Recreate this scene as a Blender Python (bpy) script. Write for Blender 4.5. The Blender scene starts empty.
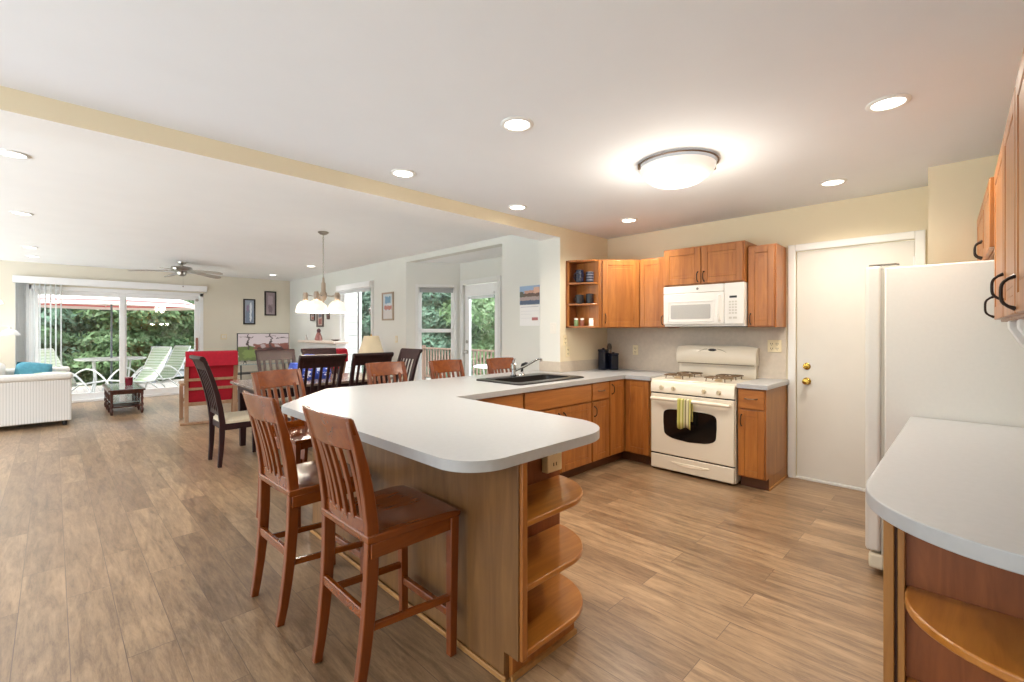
import bpy, bmesh, math, random
from mathutils import Vector, Matrix
import numpy as np

S = bpy.context.scene
COL = S.collection
PI = math.pi

# ------------------------------------------------------------------ camera, world, sun, exposure
cam = bpy.data.cameras.new('camera')
cam.sensor_fit = 'HORIZONTAL'
cam.sensor_width = 36.0
cam.lens = 36.0 * 459.0 / 1024.0
cam.shift_y = -10.0 / 1024.0
cam.clip_start = 0.05
cam.clip_end = 200
cam_o = bpy.data.objects.new('camera', cam)
COL.objects.link(cam_o)
cam_o.location = (0, 0, 1.35)
cam_o.rotation_euler = (PI / 2, 0, -PI / 4)
S.camera = cam_o

S.view_settings.view_transform = 'Standard'
S.view_settings.look = 'None'
S.view_settings.gamma = 1.0
S.view_settings.use_curve_mapping = False
S.view_settings.exposure = 0.68
try:
    S.cycles.use_denoising = True
    S.cycles.max_bounces = 10
    S.cycles.diffuse_bounces = 5
    S.cycles.transparent_max_bounces = 16
    S.cycles.sample_clamp_indirect = 6.0
    S.cycles.caustics_reflective = False
    S.cycles.caustics_refractive = False
except Exception:
    pass

world = bpy.data.worlds.new('sky')
world.use_nodes = True
S.world = world
wn = world.node_tree.nodes
wb = wn['Background']
W_UPFILL, W_HORIZON, W_ZENITH = 5.9, 0.42, 4.6      # added glow from below to light the ceilings, dimmed horizon, bright sky
wl = world.node_tree.links
wtc = wn.new('ShaderNodeTexCoord')
wsx = wn.new('ShaderNodeSeparateXYZ')
wl.new(wtc.outputs['Generated'], wsx.inputs[0])
wmr = wn.new('ShaderNodeMapRange')
wmr.inputs['From Min'].default_value = -1
wmr.inputs['From Max'].default_value = 1
wl.new(wsx.outputs[2], wmr.inputs['Value'])
wrp = wn.new('ShaderNodeValToRGB')
wre = wrp.color_ramp.elements
wre[0].position, wre[0].color = 0.36, (W_UPFILL / 10 * 0.86, W_UPFILL / 10 * 0.94, W_UPFILL / 10, 1)
wre[1].position, wre[1].color = 0.75, (W_ZENITH / 10 * 0.88, W_ZENITH / 10 * 0.95, W_ZENITH / 10, 1)
wre_h = wre.new(0.46)
wre_h.color = (W_HORIZON / 10 * 0.80, W_HORIZON / 10 * 0.91, W_HORIZON / 10, 1)
wl.new(wmr.outputs[0], wrp.inputs['Fac'])
wl.new(wrp.outputs['Color'], wb.inputs['Color'])
wb.inputs['Strength'].default_value = 10.0

sun = bpy.data.lights.new('sun', 'SUN')
sun.energy = 4.2
sun.angle = math.radians(2)
sun.color = (1.0, 0.96, 0.9)
sun_o = bpy.data.objects.new('sun', sun)
COL.objects.link(sun_o)
sun_o.rotation_euler = Vector((0.38, 0.34, -1.0)).to_track_quat('-Z', 'Y').to_euler()

CAN_W = 48.0        # recessed can
DOME_W = 17.0       # ceiling dome
WARM = (1.0, 0.90, 0.76)

# ------------------------------------------------------------------ key dimensions
ZC, ZL, ZB = 2.48, 2.58, 2.49       # kitchen, living and bay ceilings
XR = 4.82                           # range wall
YS = 3.16                           # sink wall / header front face
XL = 4.14                           # living side wall
YB = 11.9                           # living back wall
ZT = 0.90                           # counter top


# ------------------------------------------------------------------ materials
def lin(c):
    return tuple(((v / 255) / 12.92 if v / 255 <= 0.04045 else ((v / 255 + 0.055) / 1.055) ** 2.4) for v in c)


MATS = {}


def new_mat(name):
    m = bpy.data.materials.new(name)
    m.use_nodes = True
    nt = m.node_tree
    return m, nt, nt.nodes['Principled BSDF']


def plain(name, rgb, rough=0.5, metal=0.0, emit=0.0, noise=0.04, nscale=8, bump=0.0, spec=None, emit_rgb=None, coat=0.0):
    if name in MATS:
        return MATS[name]
    m, nt, b = new_mat(name)
    c = lin(rgb)
    tc = nt.nodes.new('ShaderNodeTexCoord')
    nz = nt.nodes.new('ShaderNodeTexNoise')
    nz.inputs['Scale'].default_value = nscale
    nz.inputs['Detail'].default_value = 4
    nt.links.new(tc.outputs['Object'], nz.inputs['Vector'])
    rp = nt.nodes.new('ShaderNodeValToRGB')
    rp.color_ramp.elements[0].position = 0.3
    rp.color_ramp.elements[1].position = 0.7
    rp.color_ramp.elements[0].color = tuple(v * (1 - noise) for v in c) + (1,)
    rp.color_ramp.elements[1].color = tuple(min(1, v * (1 + noise)) for v in c) + (1,)
    nt.links.new(nz.outputs['Fac'], rp.inputs['Fac'])
    nt.links.new(rp.outputs['Color'], b.inputs['Base Color'])
    b.inputs['Roughness'].default_value = rough
    b.inputs['Metallic'].default_value = metal
    if spec is not None:
        b.inputs['Specular IOR Level'].default_value = spec
    if coat:
        b.inputs['Coat Weight'].default_value = coat
        b.inputs['Coat Roughness'].default_value = 0.12
    if emit:
        b.inputs['Emission Color'].default_value = lin(emit_rgb or rgb) + (1,)
        b.inputs['Emission Strength'].default_value = emit
    if bump:
        bp = nt.nodes.new('ShaderNodeBump')
        bp.inputs['Strength'].default_value = bump
        bp.inputs['Distance'].default_value = 0.01
        nt.links.new(nz.outputs['Fac'], bp.inputs['Height'])
        nt.links.new(bp.outputs['Normal'], b.inputs['Normal'])
    MATS[name] = m
    return m


def wood(name, c1, c2, axis='z', rough=0.35, scale=1.0, coat=0.0):
    if name in MATS:
        return MATS[name]
    m, nt, b = new_mat(name)
    tc = nt.nodes.new('ShaderNodeTexCoord')
    mp = nt.nodes.new('ShaderNodeMapping')
    k = {'x': (1.3, 14, 14), 'y': (14, 1.3, 14), 'z': (14, 14, 1.3)}[axis]
    mp.inputs['Scale'].default_value = tuple(v * scale for v in k)
    nt.links.new(tc.outputs['Object'], mp.inputs['Vector'])
    nz = nt.nodes.new('ShaderNodeTexNoise')
    nz.inputs['Scale'].default_value = 1.6
    nz.inputs['Detail'].default_value = 7
    nz.inputs['Roughness'].default_value = 0.62
    nz.inputs['Distortion'].default_value = 0.7
    nt.links.new(mp.outputs['Vector'], nz.inputs['Vector'])
    rp = nt.nodes.new('ShaderNodeValToRGB')
    rp.color_ramp.elements[0].position = 0.32
    rp.color_ramp.elements[1].position = 0.68
    rp.color_ramp.elements[0].color = lin(c1) + (1,)
    rp.color_ramp.elements[1].color = lin(c2) + (1,)
    nt.links.new(nz.outputs['Fac'], rp.inputs['Fac'])
    nt.links.new(rp.outputs['Color'], b.inputs['Base Color'])
    b.inputs['Roughness'].default_value = rough
    if coat:
        b.inputs['Coat Weight'].default_value = coat
        b.inputs['Coat Roughness'].default_value = 0.15
    MATS[name] = m
    return m


def stripes(name, cols, axis, period, rough=0.8):
    """cols: list of (fraction start, rgb) bands repeating along an object axis."""
    if name in MATS:
        return MATS[name]
    m, nt, b = new_mat(name)
    tc = nt.nodes.new('ShaderNodeTexCoord')
    sx = nt.nodes.new('ShaderNodeSeparateXYZ')
    nt.links.new(tc.outputs['Object'], sx.inputs[0])
    d = nt.nodes.new('ShaderNodeMath')
    d.operation = 'DIVIDE'
    nt.links.new(sx.outputs['xyz'.index(axis)], d.inputs[0])
    d.inputs[1].default_value = period
    f = nt.nodes.new('ShaderNodeMath')
    f.operation = 'FRACT'
    nt.links.new(d.outputs[0], f.inputs[0])
    rp = nt.nodes.new('ShaderNodeValToRGB')
    rp.color_ramp.interpolation = 'CONSTANT'
    el = rp.color_ramp.elements
    while len(el) < len(cols):
        el.new(0.5)
    for i, (p, c) in enumerate(cols):
        el[i].position = p
        el[i].color = lin(c) + (1,)
    nt.links.new(f.outputs[0], rp.inputs['Fac'])
    nt.links.new(rp.outputs['Color'], b.inputs['Base Color'])
    b.inputs['Roughness'].default_value = rough
    MATS[name] = m
    return m


def picture(name, base, rects, ua='x', va='z', emit=0.0, warp=0.05, rough=0.4):
    """flat artwork: soft-edged rectangles (u0,u1,v0,v1,rgb) over a base colour, edges wobbled by noise."""
    m, nt, b = new_mat(name)
    L = nt.links.new
    tc = nt.nodes.new('ShaderNodeTexCoord')
    nz = nt.nodes.new('ShaderNodeTexNoise')
    nz.inputs['Scale'].default_value = 9
    nz.inputs['Detail'].default_value = 5
    L(tc.outputs['Generated'], nz.inputs['Vector'])
    sub = nt.nodes.new('ShaderNodeVectorMath')
    sub.operation = 'SUBTRACT'
    L(nz.outputs['Color'], sub.inputs[0])
    sub.inputs[1].default_value = (0.5, 0.5, 0.5)
    sc = nt.nodes.new('ShaderNodeVectorMath')
    sc.operation = 'SCALE'
    L(sub.outputs[0], sc.inputs[0])
    sc.inputs['Scale'].default_value = warp * 2
    ad = nt.nodes.new('ShaderNodeVectorMath')
    ad.operation = 'ADD'
    L(tc.outputs['Generated'], ad.inputs[0])
    L(sc.outputs[0], ad.inputs[1])
    sx = nt.nodes.new('ShaderNodeSeparateXYZ')
    L(ad.outputs[0], sx.inputs[0])
    U = sx.outputs['xyz'.index(ua)]
    V = sx.outputs['xyz'.index(va)]
    cur = None

    def cmp_(sock, val, op):
        n = nt.nodes.new('ShaderNodeMath')
        n.operation = op
        L(sock, n.inputs[0])
        n.inputs[1].default_value = val
        return n.outputs[0]

    def mul(a, c):
        n = nt.nodes.new('ShaderNodeMath')
        n.operation = 'MULTIPLY'
        L(a, n.inputs[0])
        L(c, n.inputs[1])
        return n.outputs[0]
    for (u0, u1, v0, v1, c) in rects:
        k = mul(mul(cmp_(U, u0, 'GREATER_THAN'), cmp_(U, u1, 'LESS_THAN')),
                mul(cmp_(V, v0, 'GREATER_THAN'), cmp_(V, v1, 'LESS_THAN')))
        mx = nt.nodes.new('ShaderNodeMix')
        mx.data_type = 'RGBA'
        L(k, mx.inputs['Factor'])
        if cur is None:
            mx.inputs['A'].default_value = lin(base) + (1,)
        else:
            L(cur, mx.inputs['A'])
        mx.inputs['B'].default_value = lin(c) + (1,)
        cur = mx.outputs['Result']
    L(cur, b.inputs['Base Color'])
    b.inputs['Roughness'].default_value = rough
    if emit:
        L(cur, b.inputs['Emission Color'])
        b.inputs['Emission Strength'].default_value = emit
        b.inputs['Base Color'].default_value = (0.02, 0.02, 0.02, 1)
        for lk in list(b.inputs['Base Color'].links):
            nt.links.remove(lk)
    return m


def leaf(name, rgb):
    m = plain(name, rgb, 0.6, noise=0.4, nscale=2.5)
    nt = m.node_tree
    b = nt.nodes['Principled BSDF']
    o = [n for n in nt.nodes if n.type == 'OUTPUT_MATERIAL'][0]
    t = nt.nodes.new('ShaderNodeBsdfTranslucent')
    rp = [n for n in nt.nodes if n.type == 'VALTORGB'][0]
    nt.links.new(rp.outputs['Color'], t.inputs['Color'])
    mx = nt.nodes.new('ShaderNodeMixShader')
    mx.inputs[0].default_value = 0.4
    nt.links.new(b.outputs[0], mx.inputs[1])
    nt.links.new(t.outputs[0], mx.inputs[2])
    nt.links.new(mx.outputs[0], o.inputs['Surface'])
    return m


def glass_mat(name, tint=(1, 1, 1), gloss=0.9):
    if name in MATS:
        return MATS[name]
    m = bpy.data.materials.new(name)
    m.use_nodes = True
    nt = m.node_tree
    nt.nodes.clear()
    o = nt.nodes.new('ShaderNodeOutputMaterial')
    mx = nt.nodes.new('ShaderNodeMixShader')
    t = nt.nodes.new('ShaderNodeBsdfTransparent')
    t.inputs['Color'].default_value = tint + (1,)
    g = nt.nodes.new('ShaderNodeBsdfGlossy')
    g.inputs['Roughness'].default_value = 0.02
    g.inputs['Color'].default_value = (gloss, gloss, gloss, 1)
    lw = nt.nodes.new('ShaderNodeLayerWeight')
    lw.inputs['Blend'].default_value = 0.5
    pw = nt.nodes.new('ShaderNodeMath')
    pw.operation = 'POWER'
    pw.inputs[1].default_value = 4.0
    nt.links.new(lw.outputs['Facing'], pw.inputs[0])
    ma = nt.nodes.new('ShaderNodeMath')
    ma.operation = 'MULTIPLY_ADD'
    ma.inputs[1].default_value = 0.5
    ma.inputs[2].default_value = 0.035
    nt.links.new(pw.outputs[0], ma.inputs[0])
    nt.links.new(ma.outputs[0], mx.inputs[0])
    nt.links.new(t.outputs[0], mx.inputs[1])
    nt.links.new(g.outputs[0], mx.inputs[2])
    nt.links.new(mx.outputs[0], o.inputs['Surface'])
    MATS[name] = m
    return m


def floor_mat():
    m, nt, b = new_mat('floor_planks')
    L = nt.links.new
    tc = nt.nodes.new('ShaderNodeTexCoord')
    sx = nt.nodes.new('ShaderNodeSeparateXYZ')
    L(tc.outputs['Object'], sx.inputs[0])
    ax = nt.nodes.new('ShaderNodeMath')
    ax.inputs[1].default_value = 167 * 0.167 - 0.216
    L(sx.outputs[0], ax.inputs[0])
    ay = nt.nodes.new('ShaderNodeMath')
    ay.inputs[1].default_value = 50.0
    L(sx.outputs[1], ay.inputs[0])
    cb = nt.nodes.new('ShaderNodeCombineXYZ')
    L(ay.outputs[0], cb.inputs[0])
    L(ax.outputs[0], cb.inputs[1])
    br = nt.nodes.new('ShaderNodeTexBrick')
    br.offset = 0.37
    br.inputs['Scale'].default_value = 1.0
    br.inputs['Brick Width'].default_value = 1.22
    br.inputs['Row Height'].default_value = 0.167
    br.inputs['Mortar Size'].default_value = 0.0016
    br.inputs['Mortar Smooth'].default_value = 0.3
    br.inputs['Color1'].default_value = lin((167, 139, 107)) + (1,)
    br.inputs['Color2'].default_value = lin((132, 106, 79)) + (1,)
    br.inputs['Mortar'].default_value = lin((104, 84, 68)) + (1,)
    L(cb.outputs[0], br.inputs['Vector'])
    # grain along the planks, shifted for each plank by its own shade
    mp = nt.nodes.new('ShaderNodeMapping')
    mp.inputs['Scale'].default_value = (17, 2.2, 1)
    L(tc.outputs['Object'], mp.inputs['Vector'])
    adv = nt.nodes.new('ShaderNodeVectorMath')
    adv.operation = 'MULTIPLY_ADD'
    L(br.outputs['Color'], adv.inputs[0])
    adv.inputs[1].default_value = (90, 60, 40)
    L(mp.outputs[0], adv.inputs[2])
    nz = nt.nodes.new('ShaderNodeTexNoise')
    nz.inputs['Scale'].default_value = 1.0
    nz.inputs['Detail'].default_value = 8
    nz.inputs['Roughness'].default_value = 0.68
    nz.inputs['Distortion'].default_value = 0.9
    L(adv.outputs[0], nz.inputs['Vector'])
    rp = nt.nodes.new('ShaderNodeValToRGB')
    rp.color_ramp.elements[0].position = 0.385
    rp.color_ramp.elements[1].position = 0.60
    rp.color_ramp.elements[0].color = (0.46, 0.41, 0.37, 1)
    rp.color_ramp.elements[1].color = (1.14, 1.13, 1.12, 1)
    # knots and cloudy weathering at a second, finer scale
    nz2 = nt.nodes.new('ShaderNodeTexNoise')
    nz2.inputs['Scale'].default_value = 3.2
    nz2.inputs['Detail'].default_value = 10
    nz2.inputs['Roughness'].default_value = 0.78
    L(adv.outputs[0], nz2.inputs['Vector'])
    av = nt.nodes.new('ShaderNodeMix')
    av.inputs['Factor'].default_value = 0.45
    L(nz.outputs['Fac'], av.inputs['A'])
    L(nz2.outputs['Fac'], av.inputs['B'])
    L(av.outputs['Result'], rp.inputs['Fac'])
    mx = nt.nodes.new('ShaderNodeMix')
    mx.data_type = 'RGBA'
    mx.blend_type = 'MULTIPLY'
    mx.inputs['Factor'].default_value = 1.0
    L(br.outputs['Color'], mx.inputs['A'])
    L(rp.outputs['Color'], mx.inputs['B'])
    L(mx.outputs['Result'], b.inputs['Base Color'])
    b.inputs['Roughness'].default_value = 0.40
    b.inputs['Coat Weight'].default_value = 0.35
    b.inputs['Coat Roughness'].default_value = 0.28
    bp = nt.nodes.new('ShaderNodeBump')
    bp.inputs['Strength'].default_value = 0.12
    bp.inputs['Distance'].default_value = 0.004
    L(nz.outputs['Fac'], bp.inputs['Height'])
    L(bp.outputs['Normal'], b.inputs['Normal'])
    return m


M = {}
M['wall_tan'] = plain('wall_tan', (222, 210, 183), 0.85, noise=0.02, nscale=2)
M['wall_white'] = plain('wall_white', (222, 222, 216), 0.85, noise=0.015, nscale=2)
M['wall_beige'] = plain('wall_beige', (222, 215, 198), 0.85, noise=0.02, nscale=2)
M['ceil'] = plain('ceiling_white', (226, 230, 236), 0.9, noise=0.012, nscale=3)
M['ceil_l'] = plain('ceiling_living', (240, 241, 242), 0.9, noise=0.012, nscale=3)
M['trim'] = plain('trim_white', (226, 226, 224), 0.45, noise=0.01)
M['floor'] = floor_mat()
M['lam'] = plain('laminate', (174, 175, 177), 0.30, noise=0.03, nscale=40)
M['splash'] = plain('splash', (198, 186, 170), 0.45, noise=0.05, nscale=30)
M['cab'] = wood('cabinet_maple', (142, 84, 35), (176, 112, 52), 'z', 0.36, coat=0.15)
M['cabh'] = wood('cabinet_maple_across', (142, 84, 35), (176, 112, 52), 'x', 0.36, coat=0.15)
M['cabs'] = wood('cabinet_side', (140, 92, 44), (168, 118, 60), 'z', 0.4)
M['cabi_shaded'] = wood('cabinet_inside_shaded', (116, 62, 28), (142, 82, 42), 'z', 0.45)  # maple toned down, shade of the open shelf recesses put into the colour
M['penin_shaded'] = wood('peninsula_panel_shaded', (104, 70, 38), (128, 91, 52), 'z', 0.42)  # maple darkened, shade of the backlit seating side held in the colour
M['shoe'] = wood('shoe_molding', (150, 106, 58), (172, 126, 72), 'y', 0.45)
M['toe'] = wood('toe_kick', (84, 50, 28), (104, 64, 36), 'x', 0.55)
M['stool'] = wood('stool_cherry', (96, 42, 11), (126, 61, 17), 'z', 0.32, coat=0.25)
M['stoolh'] = wood('stool_cherry_seat', (100, 45, 12), (132, 66, 18), 'y', 0.26, coat=0.35)
M['esp'] = wood('espresso', (34, 16, 18), (52, 26, 27), 'z', 0.50, coat=0.0)
M['esp'].node_tree.nodes['Principled BSDF'].inputs['Specular IOR Level'].default_value = 0.3
M['esph'] = wood('espresso_top', (124, 108, 98), (150, 132, 120), 'x', 0.22, coat=0.4)
M['cream'] = plain('cream_fabric', (208, 196, 172), 0.9, noise=0.06, nscale=60, bump=0.1)
M['bisque'] = plain('appliance_bisque', (224, 215, 198), 0.28, noise=0.008, coat=0.3)
M['white_app'] = plain('appliance_white', (228, 226, 222), 0.30, noise=0.008, coat=0.2)
M['fridge'] = plain('fridge_white', (212, 210, 203), 0.38, noise=0.012, nscale=60, bump=0.02)
M['fridged'] = plain('fridge_seal', (176, 172, 160), 0.6)
M['black'] = plain('black_plastic', (22, 22, 24), 0.4)
M['dark_glass'] = plain('oven_glass', (20, 18, 18), 0.08, noise=0.1)
M['mw_glass'] = plain('microwave_window', (176, 174, 170), 0.25, noise=0.05, nscale=200)
M['bronze'] = plain('oil_bronze', (52, 44, 40), 0.38, metal=0.8)
M['pewter'] = plain('pewter', (120, 100, 84), 0.35, metal=0.8)
M['chrome'] = plain('chrome', (200, 202, 204), 0.14, metal=1.0, noise=0.01)
M['nickel'] = plain('nickel', (170, 166, 158), 0.28, metal=0.9, noise=0.02)
M['brass'] = plain('brass', (200, 164, 78), 0.2, metal=1.0, noise=0.02)
M['grate'] = plain('grate_iron', (104, 84, 62), 0.5, metal=0.3)
M['sink'] = plain('sink_granite', (34, 31, 30), 0.28, noise=0.3, nscale=300)
M['outlet'] = plain('outlet_almond', (226, 212, 176), 0.45, noise=0.02)
M['outlet_w'] = plain('outlet_white', (226, 222, 214), 0.45, noise=0.02)
M['slot'] = plain('slot_dark', (70, 58, 46), 0.6)
M['lens'] = plain('lamp_lens', (255, 250, 240), 0.5, emit=5.0)
M['dome'] = plain('dome_glass', (226, 221, 213), 0.35, emit=0.34, noise=0.01)
M['shade_g'] = plain('glowing_glass', (255, 246, 230), 0.4, emit=0.40, noise=0.02)
M['lampshade'] = plain('lampshade', (208, 192, 162), 0.8, emit=0.10, noise=0.03)
M['glass'] = glass_mat('window_glass')
M['glass_g'] = glass_mat('screen_glass', (0.86, 0.9, 0.88))
M['vinyl'] = plain('vinyl_white', (240, 240, 240), 0.4, noise=0.01)
M['blind'] = plain('blind_slat', (216, 218, 218), 0.55, noise=0.03)
M['red'] = plain('red_cloth', (176, 18, 44), 0.85, noise=0.08, nscale=30)
M['birch'] = wood('birch', (148, 112, 84), (172, 136, 106), 'z', 0.45)
M['tbl'] = wood('coffee_wood', (66, 34, 26), (92, 50, 38), 'z', 0.35, coat=0.3)
M['tbl_glass'] = plain('smoked_glass_top', (150, 164, 162), 0.08, noise=0.04, coat=0.5)
M['wicker'] = stripes('wicker', [(0.0, (226, 224, 220)), (0.72, (204, 202, 198))], 'x', 0.028)
M['sofa'] = plain('sofa_cloth', (228, 225, 219), 0.9, noise=0.04, nscale=40, bump=0.08)
M['teal'] = plain('teal_cloth', (84, 150, 170), 0.9, noise=0.15, nscale=20)
M['floral'] = picture('floral_cloth', (214, 222, 214), [(0.1, 0.3, 0.1, 0.9, (168, 190, 160)), (0.45, 0.62, 0.1, 0.9, (236, 232, 222)), (0.7, 0.9, 0.1, 0.9, (176, 196, 170))], 'x', 'y', warp=0.25, rough=0.9)
M['white_metal'] = plain('white_enamel', (196, 198, 197), 0.35, noise=0.01)
M['sling'] = stripes('sling', [(0.0, (172, 184, 166)), (0.45, (132, 152, 122)), (0.75, (182, 188, 176))], 'z', 0.06)
M['deck'] = stripes('deck_boards', [(0.0, (158, 151, 143)), (0.95, (106, 100, 94))], 'x', 0.14, 0.8)
M['lawn'] = plain('lawn', (96, 128, 66), 0.95, noise=0.3, nscale=3)
M['bark'] = plain('bark', (84, 66, 52), 0.9, noise=0.25, nscale=10, bump=0.4)
M['leaf1'] = leaf('leaf_pine', (72, 98, 66))
M['leaf2'] = leaf('leaf_bush', (92, 118, 78))
M['leaf3'] = leaf('leaf_blue', (80, 108, 88))
M['rail_wood'] = wood('rail_wood', (92, 74, 62), (118, 96, 82), 'z', 0.7)
M['rail_grey'] = wood('rail_grey', (120, 126, 130), (146, 152, 156), 'x', 0.7)
M['siding'] = stripes('lap_siding', [(0.0, (186, 188, 182)), (0.88, (140, 142, 136))], 'z', 0.14, 0.7)
M['canopy'] = stripes('umbrella_stripe', [(0.0, (216, 200, 196)), (0.5, (196, 104, 104)), (0.75, (216, 200, 196))], 'z', 0.17, 0.9)
M['navy'] = plain('navy_glaze', (16, 20, 38), 0.25, noise=0.2, nscale=25)
M['navy2'] = plain('navy_speckle', (20, 27, 50), 0.25, noise=0.5, nscale=60)


# ------------------------------------------------------------------ mesh builder
class MB:
    def __init__(self, mat=None):
        self.v = []
        self.f = []
        self.M = mat or Matrix.Identity(4)

    def add(self, vs, fs):
        o = len(self.v)
        self.v += [tuple(self.M @ Vector(p)) for p in vs]
        self.f += [tuple(i + o for i in f) for f in fs]
        return self

    def box(self, x0, x1, y0, y1, z0, z1):
        vs = [(x, y, z) for z in (z0, z1) for y in (y0, y1) for x in (x0, x1)]
        return self.add(vs, [(0, 2, 3, 1), (4, 5, 7, 6), (0, 1, 5, 4), (2, 6, 7, 3), (0, 4, 6, 2), (1, 3, 7, 5)])

    def loft(self, secs, cap=True, ring=False):
        n = len(secs[0])
        vs = [p for s in secs for p in s]
        fs = []
        m = len(secs)
        for i in range(m if ring else m - 1):
            a, b = i * n, ((i + 1) % m) * n
            for j in range(n):
                k = (j + 1) % n
                fs.append((a + j, a + k, b + k, b + j))
        if cap and not ring:
            fs.append(tuple(range(n - 1, -1, -1)))
            fs.append(tuple((m - 1) * n + j for j in range(n)))
        return self.add(vs, fs)

    def prism(self, poly, z0, z1):
        return self.loft([[(x, y, z0) for x, y in poly], [(x, y, z1) for x, y in poly]])

    def prism_x(self, poly, x0, x1):
        return self.loft([[(x0, y, z) for y, z in poly], [(x1, y, z) for y, z in poly]])

    def prism_y(self, poly, y0, y1):
        return self.loft([[(x, y0, z) for x, z in poly], [(x, y1, z) for x, z in poly]])

    def cyl(self, p0, p1, r0, r1=None, n=16):
        return self.tube([p0, p1], [r0, r0 if r1 is None else r1], n)

    def tube(self, path, r, n=10, ring=False):
        P = [Vector(p) for p in path]
        R = r if isinstance(r, (list, tuple)) else [r] * len(P)
        secs = []
        ref = None
        m = len(P)
        for i in range(m):
            if ring:
                t = P[(i + 1) % m] - P[i - 1]
            else:
                t = P[min(i + 1, m - 1)] - P[max(i - 1, 0)]
            t.normalize()
            if ref is None:
                ref = Vector((0, 0, 1)) if abs(t.z) < 0.9 else Vector((1, 0, 0))
            u = t.cross(ref)
            if u.length < 1e-5:
                ref = Vector((0, 1, 0))
                u = t.cross(ref)
            u.normalize()
            w = u.cross(t).normalized()
            ref = w
            secs.append([tuple(P[i] + u * math.cos(a) * R[i] + w * math.sin(a) * R[i])
                         for a in [2 * PI * k / n for k in range(n)]])
        return self.loft(secs, ring=ring)

    def lathe(self, prof, c=(0, 0, 0), n=24):
        secs = [[(c[0] + r * math.cos(2 * PI * k / n), c[1] + r * math.sin(2 * PI * k / n), c[2] + z)
                 for k in range(n)] for r, z in prof]
        return self.loft(secs)

    def ribbon(self, path, half_t, x0, x1, plane='yz'):
        """solid strip: path in (y,z) with half thickness, extruded in x from x0 to x1."""
        n = len(path)
        H = half_t if isinstance(half_t, (list, tuple)) else [half_t] * n
        secs = []
        for i, (a, b) in enumerate(path):
            a0, b0 = path[max(i - 1, 0)]
            a1, b1 = path[min(i + 1, n - 1)]
            d = math.hypot(a1 - a0, b1 - b0) or 1
            na, nb = -(b1 - b0) / d * H[i], (a1 - a0) / d * H[i]
            X0 = x0[i] if isinstance(x0, (list, tuple)) else x0
            X1 = x1[i] if isinstance(x1, (list, tuple)) else x1
            secs.append([(X0, a - na, b - nb), (X1, a - na, b - nb), (X1, a + na, b + nb), (X0, a + na, b + nb)])
        return self.loft(secs)

    def build(self, name, mat, parent=None, bevel=0.0, smooth=True, seg=2, subsurf=0):
        me = bpy.data.meshes.new(name)
        me.from_pydata(self.v, [], self.f)
        bm = bmesh.new()
        bm.from_mesh(me)
        bmesh.ops.recalc_face_normals(bm, faces=bm.faces)
        bm.to_mesh(me)
        bm.free()
        me.materials.append(mat)
        if smooth:
            for p in me.polygons:
                p.use_smooth = True
            me.set_sharp_from_angle(angle=math.radians(38))
        o = bpy.data.objects.new(name, me)
        COL.objects.link(o)
        if parent is not None:
            o.parent = parent
        if bevel:
            b = o.modifiers.new('bevel', 'BEVEL')
            b.width = bevel
            b.segments = seg
            b.limit_method = 'ANGLE'
            b.angle_limit = math.radians(50)
            b.harden_normals = False
        if subsurf:
            s = o.modifiers.new('subsurf', 'SUBSURF')
            s.levels = subsurf
            s.render_levels = subsurf
        return o


def thing(name, label, cat, loc=(0, 0, 0), rotz=0.0, group=None):
    o = bpy.data.objects.new(name, None)
    o.empty_display_size = 0.1
    COL.objects.link(o)
    o.location = loc
    o.rotation_euler = (0, 0, rotz)
    tag(o, label, cat, group)
    return o


def tag(o, label, cat, group=None, kind=None):
    o['label'] = label
    o['category'] = cat
    if group:
        o['group'] = group
    if kind:
        o['kind'] = kind
    return o


def struct(o):
    o['kind'] = 'structure'
    return o


def sempty(name, loc=(0, 0, 0), rotz=0.0):
    o = bpy.data.objects.new(name, None)
    o.empty_display_size = 0.1
    COL.objects.link(o)
    o.location = loc
    o.rotation_euler = (0, 0, rotz)
    o['kind'] = 'structure'
    return o


def dup(root, loc, rotz, label, group=None):
    r = root.copy()
    COL.objects.link(r)
    r.location = loc
    r.rotation_euler = (0, 0, rotz)
    r['label'] = label
    if group:
        r['group'] = group

    def rec(a, b):
        for ch in list(a.children):
            c = ch.copy()
            COL.objects.link(c)
            c.parent = b
            rec(ch, c)
    rec(root, r)
    return r


def arc(cx, cy, r, a0, a1, n=10, ry=None):
    ry = r if ry is None else ry
    return [(cx + r * math.cos(math.radians(a0 + (a1 - a0) * i / n)), cy + ry * math.sin(math.radians(a0 + (a1 - a0) * i / n)))
            for i in range(n + 1)]


def lamp(kind, name, loc, power, color=WARM, parent=None, size=0.1, spot=None, rot=None):
    d = bpy.data.lights.new(name, kind)
    d.energy = power
    d.color = color
    if kind == 'AREA':
        d.shape = 'DISK'
        d.size = size
    else:
        d.shadow_soft_size = size
    if spot:
        d.spot_size = math.radians(spot)
        d.spot_blend = 0.8
    o = bpy.data.objects.new(name, d)
    COL.objects.link(o)
    o.location = loc
    if rot:
        o.rotation_euler = rot
    if parent:
        o.parent = parent
    return o


# ================================================================== ROOM SHELL
fl = MB().box(-3.6, XR + 0.1, -1.3, YB + 0.1, -0.06, 0.0).build('floor', M['floor'], smooth=False)
struct(fl)
struct(MB().box(-3.6, XR + 0.15, -1.3, YS + 0.1, ZC, ZC + 0.2).build('ceiling', M['ceil'], smooth=False))
struct(MB().box(-3.6, XL + 0.2, YS + 0.25, YB + 0.2, ZL, ZL + 0.12).build('ceiling', M['ceil_l'], smooth=False))
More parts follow.
